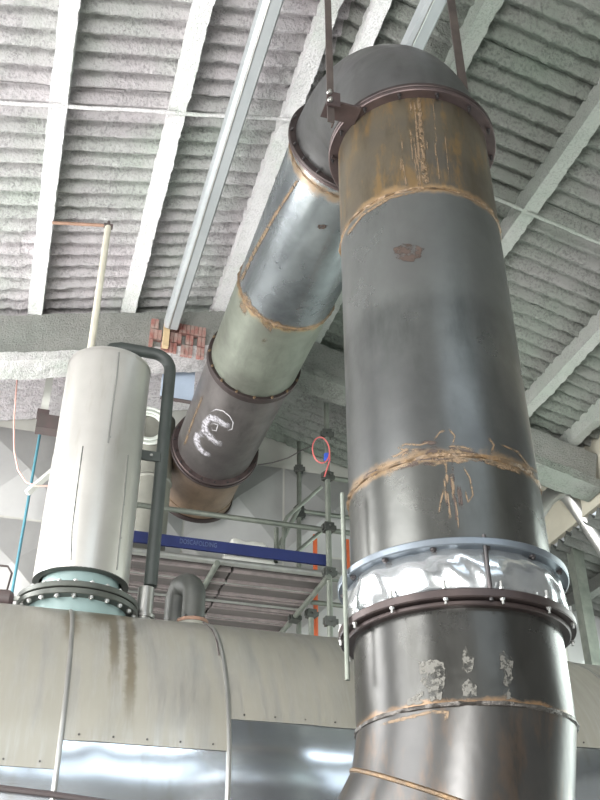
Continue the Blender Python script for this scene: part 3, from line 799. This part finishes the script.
# ------------------------------------------------------------------ hanger bars
def hanger(p0, z1, label, w=.035):
    t = root('hanger_bar', label, 'hanger', p0, 'hanger bars of the steel duct')
    x, y, z = p0
    mb = MB()
    mb.box((x - w / 2, y - .004, z), (x + w / 2, y + .004, z1)); mb.box((x + w / 2 - .007, y + .004, z), (x + w / 2, y + w, z1))
    obj('angle_bar', mb, 'hanger_steel', t, smooth=False)
    return t
hl = at(331, 122, Y=2.92)
h1 = hanger((hl.x, 2.92, hl.z), roofz(hl.x) - .02, 'dark angle-iron hanger on the left of the riser flange')
tabv = MB().box((hl.x - .025, 2.90, 5.342), (hl.x + .045, 2.912, 5.442)); tabv.box((hl.x - .02, 2.912, 5.385), (hl.x + .16, 3.02, 5.397))
obj('clevis_tab', tabv, 'purple_flange', h1, smooth=False)
for dx, dz in ((-.015, 5.42), (-.012, 5.365)): obj('bolt', hexbolt(.013, .012, 'bolt_steel', .01), None, h1, loc=(hl.x + dx, 2.898, dz), rot=(R90, 0, 0))
hr = at(464, 92, Y=2.94)
h2 = hanger((hr.x, 2.94, 5.451), 6.912, 'dark angle-iron hanger on the right of the riser flange', .05)
obj('clevis_tab', MB().box((hr.x - .05, 2.94, 5.4511), (hr.x + .05, 3.06, 5.466)), 'purple_flange', h2, smooth=False)

# ------------------------------------------------------------------ big horizontal vessel in aluminium lagging
VY, VZ, VR = 5.69, 2.525, 1.10
vessel = root('insulated_vessel', 'huge horizontal vessel clad in dusty aluminium sheets across the bottom', 'vessel', (1.5, VY, 0))
def on_vessel(px, py, l=0): return hit_cyl(px, py, VR + l, (VY, VZ), 0)
def vang(px, py):
    p = on_vessel(px, py); return math.atan2(p.z - VZ, p.y - VY)
bx1, bx2 = on_vessel(63, 720).x, on_vessel(229, 740).x
bw = bx2 - bx1
bandx = [bx1 + k * bw for k in range(-2, 8)]
bandx = [x for x in bandx if x < 5.6]
s2, s3, s1 = vang(145, 743), vang(290, 722), vang(30, 752)
def vsheet(xa, xb, a0, a1, r, mat):
    """curved cladding sheet between two angles (measured from +Y upward), slightly dented along its edges"""
    nx, na = 40, 40; vs = []
    for i in range(nx + 1):
        x = xa + (xb - xa) * i / nx
        for k in range(na + 1):
            a = a0 + (a1 - a0) * k / na; e = min(k, na - k) / na
            dd = .007 * math.exp(-e * 14) * noise.noise((x * 6, a * 2, r * 9)) + .004 * noise.noise((x * 2.2, a * 3, 2))
            vs.append((x, VY + (r + dd) * math.cos(a), VZ + (r + dd) * math.sin(a)))
    w = na + 1
    return obj('cladding_sheet', MB().add(vs, [(i * w + k, i * w + k + 1, (i + 1) * w + k + 1, (i + 1) * w + k) for i in range(nx) for k in range(na)]), mat, vessel)
def wrap(a): return a if a > 0 else a + 2 * math.pi
seams = [s1, s1, s1, s2, s3, s3, s3, s3]
for k, (xa, xb) in enumerate(zip(bandx, bandx[1:])):
    sm = wrap([s3, s1 + .05, s2, s3, s2, s3, s2, s3, s2, s3][k])
    vsheet(xa, xb, math.radians(20), sm + .01, VR + .003, 'vessel_dusty')
    vsheet(xa, xb, sm - .03, sm + math.radians(62), VR - .003, 'vessel_shiny')
    vsheet(xa, xb, sm + math.radians(61), math.radians(380), VR - .006, 'vessel_shiny')
    for q in range(5):
        x = xa + (xb - xa) * (q + .5) / 5
        obj('screw', hexbolt(.005, .004, 'dark_bolt'), None, vessel, loc=(x, VY + (VR + .003) * math.cos(sm - .015), VZ + (VR + .003) * math.sin(sm - .015)), rot=(R90 - (math.pi - sm), 0, 0))
for x in bandx:
    prof = [(VR - .002, x - .013), (VR + .006, x - .011), (VR + .009, x - .004), (VR + .009, x + .004), (VR + .006, x + .011), (VR - .002, x + .013)]
    obj('cover_band', MB().lathe(prof, (VY, VZ), 0, 96), 'silver_lagging', vessel)
for x in (bandx[0], bandx[-1]):
    d = -.05 if x == bandx[0] else .05
    obj('end_cap', MB().lathe([(VR, x), (VR * .9, x + d), (.001, x + d * 2)], (VY, VZ), 0, 64), 'vessel_shiny', vessel)
for x in (bx1 - 1.0, bx2 + 1.6):
    sb = MB().box((x - .15, VY - .8, 0), (x + .15, VY + .8, VZ - .98))
    obj('saddle', sb, 'concrete_floor', vessel, smooth=False)

# ------------------------------------------------------------------ upright silver tank
TX, TY, TR = .312, 5.69, .288
tank = root('silver_tank', 'upright silver-clad cylindrical tank standing on the big vessel', 'tank', (TX, TY, 3.62))
TC = (TX, TY)
shell(2, TC, TR, 4.72, 5.485, 'tank_clad', 'cladding_sheet', tank, th=.004)
shell(2, TC, TR + .003, 3.862, 4.728, 'tank_clad', 'cladding_sheet', tank, th=.004)
obj('top_cap', MB().lathe([(TR + .004, 5.47), (TR + .004, 5.488), (TR - .03, 5.50), (.001, 5.505)], TC, 2, 64), 'tank_clad', tank)
obj('bottom_rim', MB().lathe([(TR + .001, 3.875), (TR + .005, 3.862), (TR - .035, 3.858), (TR - .035, 3.875)], TC, 2, 64, closed=True), 'grey_green_flange', tank)
def on_tank(px, py, l=0): return hit_cyl(px, py, TR + .004 + l, TC, 2)
surf_strip([(119, 352), (117, 375), (112, 410), (108, 443)], 1.8, 'silver_lagging', 'lap_seam', tank, on_tank, .005, 0)
surf_strip([(128, 455), (125, 490), (121, 530), (117, 570)], 1.6, 'silver_lagging', 'lap_seam', tank, on_tank, .005, 0)
surf_strip([(83, 446), (77, 490), (72, 530), (71, 560)], 1.0, 'grey_green_flange', 'crease', tank, on_tank, .001, .5)
for q in ((110, 437), (117, 372), (114, 400), (124, 505), (121, 538)):
    p = on_tank(*q); obj('screw', hexbolt(.006, .006, 'bolt_steel'), None, tank, loc=p, rot=(R90, 0, 0))
shell(2, TC, .235, 3.70, 3.90, 'teal_paint', 'neck', tank)
ft = ring(2, TC, .20, .365, 3.715, 3.75, 'grey_green_flange', 'flange', tank)
bolts(2, TC, .335, 3.75, 22, hexbolt(.013, .014, 'bolt_steel', .005), ft, 1)
# nozzle on the vessel carries the tank
nz = ring(2, TC, .20, .365, 3.672, 3.708, 'grey_green_flange', 'nozzle_flange', vessel)
shell(2, TC, .30, 3.55, 3.672, 'teal_paint', 'nozzle', vessel)
bolts(2, TC, .345, 3.672, 22, hexbolt(.015, .016, 'bolt_steel', .006), nz, -1)
# vent pipe from the tank top to the roof
vp = MB().tube([(.163, 5.70, 5.50), (.158, 5.70, 6.2), (.155, 5.70, 6.84)], .026, 14)
vr = root('vent_pipe', 'thin cream pipe rising from the silver tank to the roof', 'pipe', (.16, 5.70, 5.50))
obj('tube', vp, 'cream_pipe', vr); obj('roof_collar', MB().box((.12, 5.68, 6.835), (.19, 5.72, 6.86)).tube([(.155, 5.70, 6.85), (.155, 5.70, 6.90)], .012, 8), 'dark_box', vr)
# black lagged pipe with bracket
bp = root('lagged_pipe', 'black foam-lagged pipe bending from the tank top down its right side', 'pipe', (.9, TY, 3.9))
xb_ = .5 * (at(168, 400, Y=TY).x + at(151, 570, Y=TY).x)
zb_ = at(148, 586, Y=TY).z
pts = [(TX - .04, TY, 5.506), (TX - .04, TY, 5.62), (TX, TY, 5.68), (TX + .06, TY, 5.70), (TX + .2, TY, 5.70), (xb_ - .13, TY, 5.70)]
for k in range(1, 7):
    a = R90 * k / 6; pts.append((xb_ - .13 + .13 * math.sin(a), TY, 5.70 - .13 + .13 * math.cos(a)))
pts += [(xb_, TY, 4.9), (xb_, TY, 4.3), (xb_, TY, zb_)]
obj('lagging', MB().tube(pts, .043, 18), 'black_insulation', bp)
bq = at(157, 460, Y=TY).z
br = MB().box((TX + TR - .01, TY - .05, bq - .035), (xb_ - .02, TY - .03, bq + .035))
obj('bracket', br, 'black_insulation', bp, smooth=False)
obj('bolt', hexbolt(.011, .01, 'bolt_steel'), None, bp, loc=((TX + TR + xb_) / 2 - .01, TY - .05, bq), rot=(R90, 0, 0))
sp = root('stub_pipe', 'short bare steel pipe joining the black lagged pipe to the vessel', 'pipe', (xb_, TY, 3.55))
obj('tube', MB().tube([(xb_ - .02, TY + .02, 3.56), (xb_ - .02, TY + .02, zb_ - .01)], .052, 20), 'silver_lagging', sp)
obj('collar', MB().lathe([(.05, 3.70), (.07, 3.70), (.07, 3.72), (.05, 3.72)], (xb_ - .02, TY + .02), 2, 24, closed=True), 'bolt_steel', sp)

# vent elbow with flange on the vessel
e0 = at(193, 614, Y=5.74); ev = root('vent_elbow', 'small dark bent vent pipe with a rusty flange on the vessel', 'pipe', (e0.x, 5.74, 3.6))
er = .074
zc_ = at(190, 592, Y=5.74).z
pts = [(e0.x, 5.74, 3.71), (e0.x, 5.74, zc_ - .02)]
for k in range(1, 9):
    a = math.pi * .55 * k / 8; pts.append((e0.x - .06 * (1 - math.cos(a)), 5.74 + .10 * (1 - math.cos(a)), zc_ - .02 + .10 * math.sin(a)))
pts.append((pts[-1][0] - .015, pts[-1][1] + .05, pts[-1][2] - .06)); pts.append((pts[-1][0], pts[-1][1] + .01, 3.57))
obj('bend', MB().tube(pts, er, 20), 'dark_pipe', ev)
obj('flange', MB().lathe([(.05, 3.685), (.10, 3.685), (.10, 3.705), (.05, 3.705)], (e0.x, 5.74), 2, 32, closed=True), 'cream_drum', ev)
obj('flange', MB().lathe([(.05, 3.708), (.10, 3.708), (.10, 3.73), (.05, 3.73)], (e0.x, 5.74), 2, 32, closed=True), 'rust_rod', ev)
obj('neck', MB().tube([(e0.x, 5.74, 3.55), (e0.x, 5.74, 3.69)], .05, 20), 'teal_paint', ev)
for k in range(8):
    a = 2 * math.pi * k / 8
    obj('bolt', hexbolt(.009, .009, 'dark_bolt', .01), None, ev, loc=(e0.x + .085 * math.cos(a), 5.74 + .085 * math.sin(a), 3.73))
# thin cable over the vessel below the elbow
cpts = [on_vessel(x, y, .006) for x, y in ((203, 622), (212, 630), (217, 642), (219, 655))]
tag(obj('thin_cable', MB().tube(cpts, .004, 6), 'dark_cable'), 'thin dark cable hanging over the vessel beside the vent elbow', 'cable')
cp2 = [on_vessel(x, y, .03) for x, y in ((-60, 780), (0, 788), (50, 794), (110, 803), (160, 812))]
tag(obj('cable', MB().tube(cp2, .014, 8), 'dark_cable'), 'dark cable running along the vessel at the bottom left corner', 'cable')

# ------------------------------------------------------------------ valve at the left on the vessel
v0 = at(2, 598, Y=5.6)
vv = root('valve', 'small dark valve with a wire handle at the left edge of the vessel', 'valve', (v0.x, 5.6, 3.6))
obj('body', MB().tube([(v0.x - .12, 5.6, v0.z), (v0.x + .04, 5.6, v0.z), (v0.x + .065, 5.6, v0.z)], [.05, .05, .03], 18), 'dark_box', vv)
obj('handle', MB().tube([(v0.x - .06, 5.6, v0.z + .04), (v0.x + .02, 5.6, v0.z + .05), (v0.x + .03, 5.6, v0.z + .16), (v0.x - .0, 5.6, v0.z + .2), (v0.x - .08, 5.6, v0.z + .2)], .007, 8), 'dark_flange', vv)
obj('stem', MB().tube([(v0.x - .02, 5.6, 3.58), (v0.x - .02, 5.6, v0.z)], .03, 12), 'dark_box', vv)
g0 = at(24, 594, Y=5.62)
obj('outlet', MB().tube([(v0.x + .06, 5.6, v0.z), (g0.x + .08, 5.62, g0.z)], .014, 10), 'white_bar', vv)

# ------------------------------------------------------------------ left background pieces
def bar(name, a, b, r, mat, label, cat, n=10, group=None):
    return tag(obj(name, MB().tube([a, b], r, n), mat), label, cat, group)
YL = 8.3
rt = at(52, 372, Y=YL); rb = at(10, 596, Y=YL)
rx = (rt.x + rb.x) / 2
bar('threaded_rod', (rx, YL, 1.2), (rx, YL, roofz(rx) - .03), .014, 'teal_rod', 'thin teal rod hanging from the roof left of the silver tank', 'rod')
wt, wbm = at(52, 360, Y=8.0), at(45, 412, Y=8.0)
wx = (wt.x + wbm.x) / 2
wbar = MB().box((wx - .035, 7.98, wbm.z), (wx + .035, 8.02, roofz(wx) - .03))
tag(obj('white_strut', wbar, 'white_bar', smooth=False), 'short white strut hanging above the dark box behind the tank', 'strut')
db = at(50, 424, Y=8.0)
jb = MB().box((wx - .05, 7.93, db.z - .09), (wx + .28, 8.07, db.z + .06)); jb.box((wx - .06, 7.95, db.z + .06), (wx + .05, 8.05, wbm.z))
tag(obj('junction_box', jb, 'dark_box', smooth=False), 'dark box at the foot of the white strut, partly behind the tank', 'box')
d0, d1 = at(27, 493, Y=8.2), at(60, 465, Y=8.2)
tag(obj('diagonal_bar', MB().tube([d0, d1 + (d1 - d0) * 1.2], .035, 4), 'white_bar', smooth=False), 'pale diagonal bar between the teal rod and the silver tank', 'bar')
wp = [at(x, y, Y=7.9) for x, y in ((18, 352), (17, 380), (14, 420), (14, 450), (18, 470), (26, 482), (36, 486), (48, 486), (60, 482))]
wp[0].z = roofz(wp[0].x) - .03
tag(obj('pink_cable', MB().tube(wp, .008, 6), 'pink_wire'), 'thin pink cable looping from the roof at the far left', 'cable')
rl0, rl1 = at(57, 223, Z=6.93), at(98, 226, Z=6.98)
q0 = Vector((-.27, 5.86, 6.915)); q1 = Vector((.13, 5.70, 6.85))
bar('rusty_rod', q0, q1, .014, 'rust_rod', 'short rusty rod lying along the roof beside the cream pipe', 'rod')
# brick-red masonry patch, timber and blue sheet near the rafter behind the tank
b0, b1 = at(148, 349, Y=7.06), at(206, 328, Y=7.06)
bm = MB(); nn = 14
for i in range(nn):
    for j in range(3):
        if random.random() < .12: continue
        x = b0.x + (b1.x - b0.x) * (i + .05) / nn; x2 = b0.x + (b1.x - b0.x) * (i + .95) / nn
        z = b0.z + (b1.z - b0.z) * j / 3
        bm.box((x, 7.045 - .02 * abs(noise.noise((i, j, 0))), z), (x2, 7.09, z + (b1.z - b0.z) * .3))
tag(obj('brick_patch', bm, 'brick_red', smooth=False), 'patch of broken red brick under the end of the long trunking', 'brick patch')
t0, t1 = at(165, 345, Y=7.0), at(170, 328, Y=7.0)
tag(obj('timber_stick', MB().box((t0.x - .025, 6.98, t0.z - .02), (t0.x + .03, 7.03, t1.z + .06)), 'timber', smooth=False), 'short timber stick under the end of the long trunking', 'timber')
s0, s1_ = at(160, 398, Y=7.5), at(197, 346, Y=7.5)
bs_ = root('blue_sheet', 'pale blue sheet hanging below the rafter behind the duct', 'sheet', (s0.x, 7.5, s0.z))
obj('panel', MB().box((s0.x, 7.49, s0.z), (s1_.x, 7.51, s1_.z)), 'blue_sheet', bs_, smooth=False)
obj('frame', MB().tube([(s0.x, 7.49, s0.z), (s1_.x, 7.49, s0.z)], .018, 8), 'dark_box', bs_)
# drum with hose coil left of the duct end
dc = at(146, 470, Y=8.35)
dr = root('drum', 'pale drum with white hose rings left of the duct end', 'drum', (dc.x, 8.35, 5.1))
dzt, dzb = at(166, 412, Y=8.15).z, at(155, 540, Y=8.15).z
obj('drum_shell', MB().lathe([(.001, dzt - .01), (.2, dzt), (.205, dzt - .1), (.205, (dzt + dzb) / 2), (.22, (dzt + dzb) / 2 - .02), (.205, (dzt + dzb) / 2 - .04), (.205, dzb), (.001, dzb)], (dc.x + .05, 8.35), 2, 40), 'cream_drum', dr)
hc0 = Vector((.945, 8.12, at(165, 428, Y=8.12).z))
for k in range(4):
    rr = .205 - .022 * k; pts = [(hc0.x - .05 + rr * math.cos(a), 8.12 + .02 * (k % 2), hc0.z + rr * math.sin(a)) for a in [2 * math.pi * q / 40 for q in range(41)]]
    obj('hose_ring', MB().tube(pts, .014, 8, cap=False), 'white_hose', dr)

# ------------------------------------------------------------------ scaffold
SYF, SYB = 7.5, 9.05
P1 = at(327, 575, Y=SYF); XS, ZS = P1.x, P1.z           # front right corner, deck tube
XSL = at(72, 545, Y=SYF).x
sc = root('scaffold', 'tube scaffold platform with a blue toe board behind the silver tank', 'scaffold', ((XS + XSL) / 2, SYF, 0))
TRD = .026
def st(a, b, r=TRD, mat='scaffold_tube', name='tube'): return obj(name, MB().tube([a, b], r, 12), mat, sc)
ztop = at(319, 405, Y=SYF - .02).z
st((XS, SYF - .06, 0), (XS, SYF - .06, ztop), name='standard')
xs2 = at(299, 500, Y=SYB).x
st((xs2, SYB, 0), (xs2, SYB, at(297, 440, Y=SYB).z), name='standard')
st((XSL, SYF - .06, 0), (XSL, SYF - .06, ZS + .25), name='standard'); st((XSL, SYB, 0), (XSL, SYB, ZS + .25), name='standard')
xs3 = at(311, 600, Y=8.3).x
st((xs3, 8.3, 0), (xs3, 8.3, ZS - .03), name='standard')
xo = at(338, 600, Y=8.7).x
# ledgers along the deck
st((XSL - .1, SYF - .01, ZS), (XS + .12, SYF - .01, ZS), .03, 'bright_tube', 'ledger')
st((XSL - .1, SYB, ZS - .06), (XS + .3, SYB, ZS - .06), TRD, name='ledger')
for y, z in ((SYF + .35, ZS - .03), (SYF + .8, ZS - .03), (SYF + 1.2, ZS - .03)):
    st((XSL, y, z), (XS + .02, y, z), .016, 'bright_tube', 'deck_rail')
# end transoms running back
for x in (XS - .02, XSL + .05, (XS + XSL) / 2 + .1): st((x, SYF - .1, ZS - .055), (x, SYB + .1, ZS - .055), name='transom')
# guard rails
gz = at(300, 527, Y=SYF).z
st((XSL - .1, SYF - .01, gz), (XS + .9, SYF - .01, gz), .024, name='guard_rail')
for (px, py, y, dx) in ((337, 479, SYF, 1.0), (330, 515, SYB, 1.0), (338, 580, 8.2, 1.0), (345, 606, 8.4, 1.0)):
    p = at(px, py, Y=y); st((p.x - .35 if y != SYF else XS, y, p.z), (p.x + dx, y, p.z), .024, name='guard_rail')
# bent gate tube and diagonals
gp = [at(283, 552, Y=7.75), at(284, 523, Y=7.75), at(288, 516, Y=7.8), at(303, 503, Y=8.1), at(321, 487, Y=7.55)]
gp[3].y = 7.75; gp = [Vector((q.x, 7.6, q.z)) for q in [at(283, 552, Y=7.6), at(284, 523, Y=7.6), at(287, 517, Y=7.6), at(303, 503, Y=7.6), at(321, 487, Y=7.6)]]
obj('brace', MB().tube(gp, .018, 10), 'scaffold_tube', sc)
a, b = at(296, 553, Y=7.62), at(322, 531, Y=7.62); st(a, b, .02, name='brace')
a, b = at(278, 548, Y=8.4), at(299, 508, Y=8.4); st(a, b, .024, name='brace')
a, b = at(276, 552, Y=7.65), at(275, 528, Y=7.65); st((a.x, 7.65, a.z - .1), (a.x, 7.65, b.z), .022, name='standard')
# orange tubes
for px, py0, py1, y in ((315, 535, 640, 8.75), (347, 540, 600, 8.75)):
    a, b = at(px, py0, Y=y), at(px + 2, py1, Y=y); st((a.x, y, 0), (a.x, y, a.z), .024, 'orange_paint', 'prop')
# couplers
cpl = MB(); cpl.box((-.045, -.04, -.04), (.045, .04, .04)); cpl.box((-.06, -.02, -.025), (-.045, .02, .025)); cpl.box((.045, -.025, -.02), (.07, .025, .02)); cpl.tube([(0, -.07, 0), (0, .06, 0)], .012, 6)
cme = cpl.mesh('coupler', smooth=False); cme.materials.append(MATS['scaffold_clamp'])
for (x, y, z) in ((XS, SYF - .06, ZS), (XS, SYF - .06, gz), (XS, SYF - .06, at(323, 479, Y=SYF).z), (XS, SYF - .06, ztop - .35), (xs2, SYB, at(299, 469, Y=SYB).z), (xs2, SYB, at(300, 510, Y=SYB).z), (xs2, SYB, at(300, 515, Y=SYB).z), (XS - .02, SYF + .95, ZS - .06), (xs3, 8.3, ZS - .06), (XS, SYF - .06, ZS - .45), (XSL, SYF - .06, ZS), (XSL, SYB, ZS)):
    obj('coupler', cme, None, sc, loc=(x, y, z), rot=(random.uniform(-.2, .2), 0, random.uniform(-.4, .4)))
# deck planks and toe board
pln = 5; pd = (SYB - SYF - .1) / pln
for k in range(pln):
    y = SYF + .06 + k * pd
    xm = XSL + (XS - XSL) * (.62 - .0 * k)
    for xa, xb in ((XSL - .1, xm - .012), (xm + .012, XS + .02)):
        mb = MB().box((xa, y, ZS - .025), (xb, y + pd - .035, ZS + .03))
        pk = obj('plank', mb, 'deck_plank', sc, smooth=False)
        for yy in (y, y + pd - .06): obj('plank_lip', MB().box((xa, yy, ZS - .05), (xb, yy + .025, ZS - .025)), 'deck_edge', pk, smooth=False)
tb0, tb1 = at(327, 567.5, Y=SYF), at(327, 557, Y=SYF)
toe = obj('toe_board', MB().box((XSL - .1, SYF - .045, tb0.z), (XS + .03, SYF - .02, tb1.z)), 'blue_board', sc, smooth=False, label='blue toe board with pale lettering')
fc = bpy.data.curves.new('lettering', 'FONT'); fc.body = 'DOSCAFOLDING'; fc.size = .062; fc.extrude = .0015; fc.align_x = 'CENTER'; fc.align_y = 'CENTER'; fc.space_character = 1.05
fo = bpy.data.objects.new('tmp_text', fc); COL.objects.link(fo)
bpy.context.view_layer.update()
fm = bpy.data.meshes.new_from_object(fo.evaluated_get(bpy.context.evaluated_depsgraph_get()))
bpy.data.objects.remove(fo)
fm.materials.clear(); fm.materials.append(MATS['board_print'])
tp = at(198, 550, Y=SYF - .045)
lt = bpy.data.objects.new('lettering', fm); COL.objects.link(lt); lt.location = (tp.x, SYF - .0465, (tb0.z + tb1.z) / 2 + .005); lt.rotation_euler = (R90, 0, 0)
wid = at(217, 550, Y=SYF).x - at(180, 547, Y=SYF).x
lt.scale = (wid / max(fm.vertices, key=lambda v: v.co.x).co.x / 2, 1, 1)
lt.parent = toe; lt.matrix_parent_inverse = Matrix.Identity(4)
# white bundle lying on the platform
wb0, wb1 = at(222, 539, Y=7.65), at(272, 549, Y=7.65)
mb = MB(); vs = []
nx = 24
for i in range(nx + 1):
    x = wb0.x + (wb1.x - wb0.x) * i / nx; h = (.17 + .03 * noise.noise((x * 5, 0, 0))) * min(1, 4 * i / nx + .3, 4 * (1 - i / nx) + .3)
    for k in range(9):
        a = math.pi * k / 8; vs.append((x, 7.62 - .08 * math.cos(a), ZS + .03 + h / .17 * math.sin(a) * (tb1.z - ZS + .085) + .012 * noise.noise((x * 12, a, 1))))
tag(obj('dust_sheet', MB().add(vs, [(i * 9 + k, i * 9 + k + 1, (i + 1) * 9 + k + 1, (i + 1) * 9 + k) for i in range(nx) for k in range(8)] + [tuple(range(9)), tuple(nx * 9 + k for k in range(9))]), 'white_bar'), 'rolled whitish sheet lying behind the blue toe board', 'sheet')
# red cable loop and blue tape on the front standard
lc = at(321, 450, Y=SYF - .12); pts = []
for k in range(33):
    a = 2 * math.pi * k / 32; pts.append((lc.x + .085 * math.cos(a), SYF - .12, lc.z + .14 * math.sin(a)))
pts += [(lc.x + .085, SYF - .12, lc.z - .1), (lc.x + .03, SYF - .12, lc.z - .28)]
tag(obj('red_cable', MB().tube(pts, .007, 6), 'red_wire'), 'red cable loop hung on the scaffold upright', 'cable')
obj('tape_band', MB().tube([(XS, SYF - .06, lc.z - .08), (XS, SYF - .06, lc.z + .0)], .031, 12), 'blue_tape', sc)
wp = [at(x, y, Y=8.9) for x, y in ((258, 465), (272, 463), (288, 458), (302, 450), (312, 446))]
tag(obj('slack_cable', MB().tube(wp, .007, 6), 'dark_cable'), 'thin dark cable sagging across the panelled back wall', 'cable')

# ------------------------------------------------------------------ right background: silver pipe and post
sw = [at(x, y, Y=7.6) for x, y in ((536, 515), (546, 500), (554, 493), (562, 492), (569, 497), (576, 506), (588, 524), (602, 545), (630, 590))]
sw += [Vector((sw[-1].x + .06, 7.6, sw[-1].z - .2)), Vector((sw[-1].x + .07, 7.6, sw[-1].z - .6)), Vector((sw[-1].x + .07, 7.6, 0.0))]
spp = root('lagged_silver_pipe', 'silver lagged pipe bending down to the right edge behind the riser', 'pipe', sw[-1])
obj('tube', MB().tube(sw, .085, 20), 'silver_lagging', spp)
jd = (sw[7] - sw[6]).normalized()
obj('joint_band', MB().tube([sw[6] - jd * .02, sw[6] + jd * .02], .089, 20), 'bolt_steel', spp)
pp0, pp1 = at(578, 560, Y=8.1), at(590, 655, Y=8.1); pxx = (pp0.x + pp1.x) / 2
post = MB().box((pxx - .06, 8.04, 0), (pxx + .06, 8.06, pp0.z + .3)); post.box((pxx - .06, 8.06, 0), (pxx - .045, 8.16, pp0.z + .3)); post.box((pxx + .045, 8.06, 0), (pxx + .06, 8.16, pp0.z + .3))
tag(obj('steel_post', post, 'scaffold_tube', smooth=False), 'grey steel channel post standing beyond the vessel at the right edge', 'post')
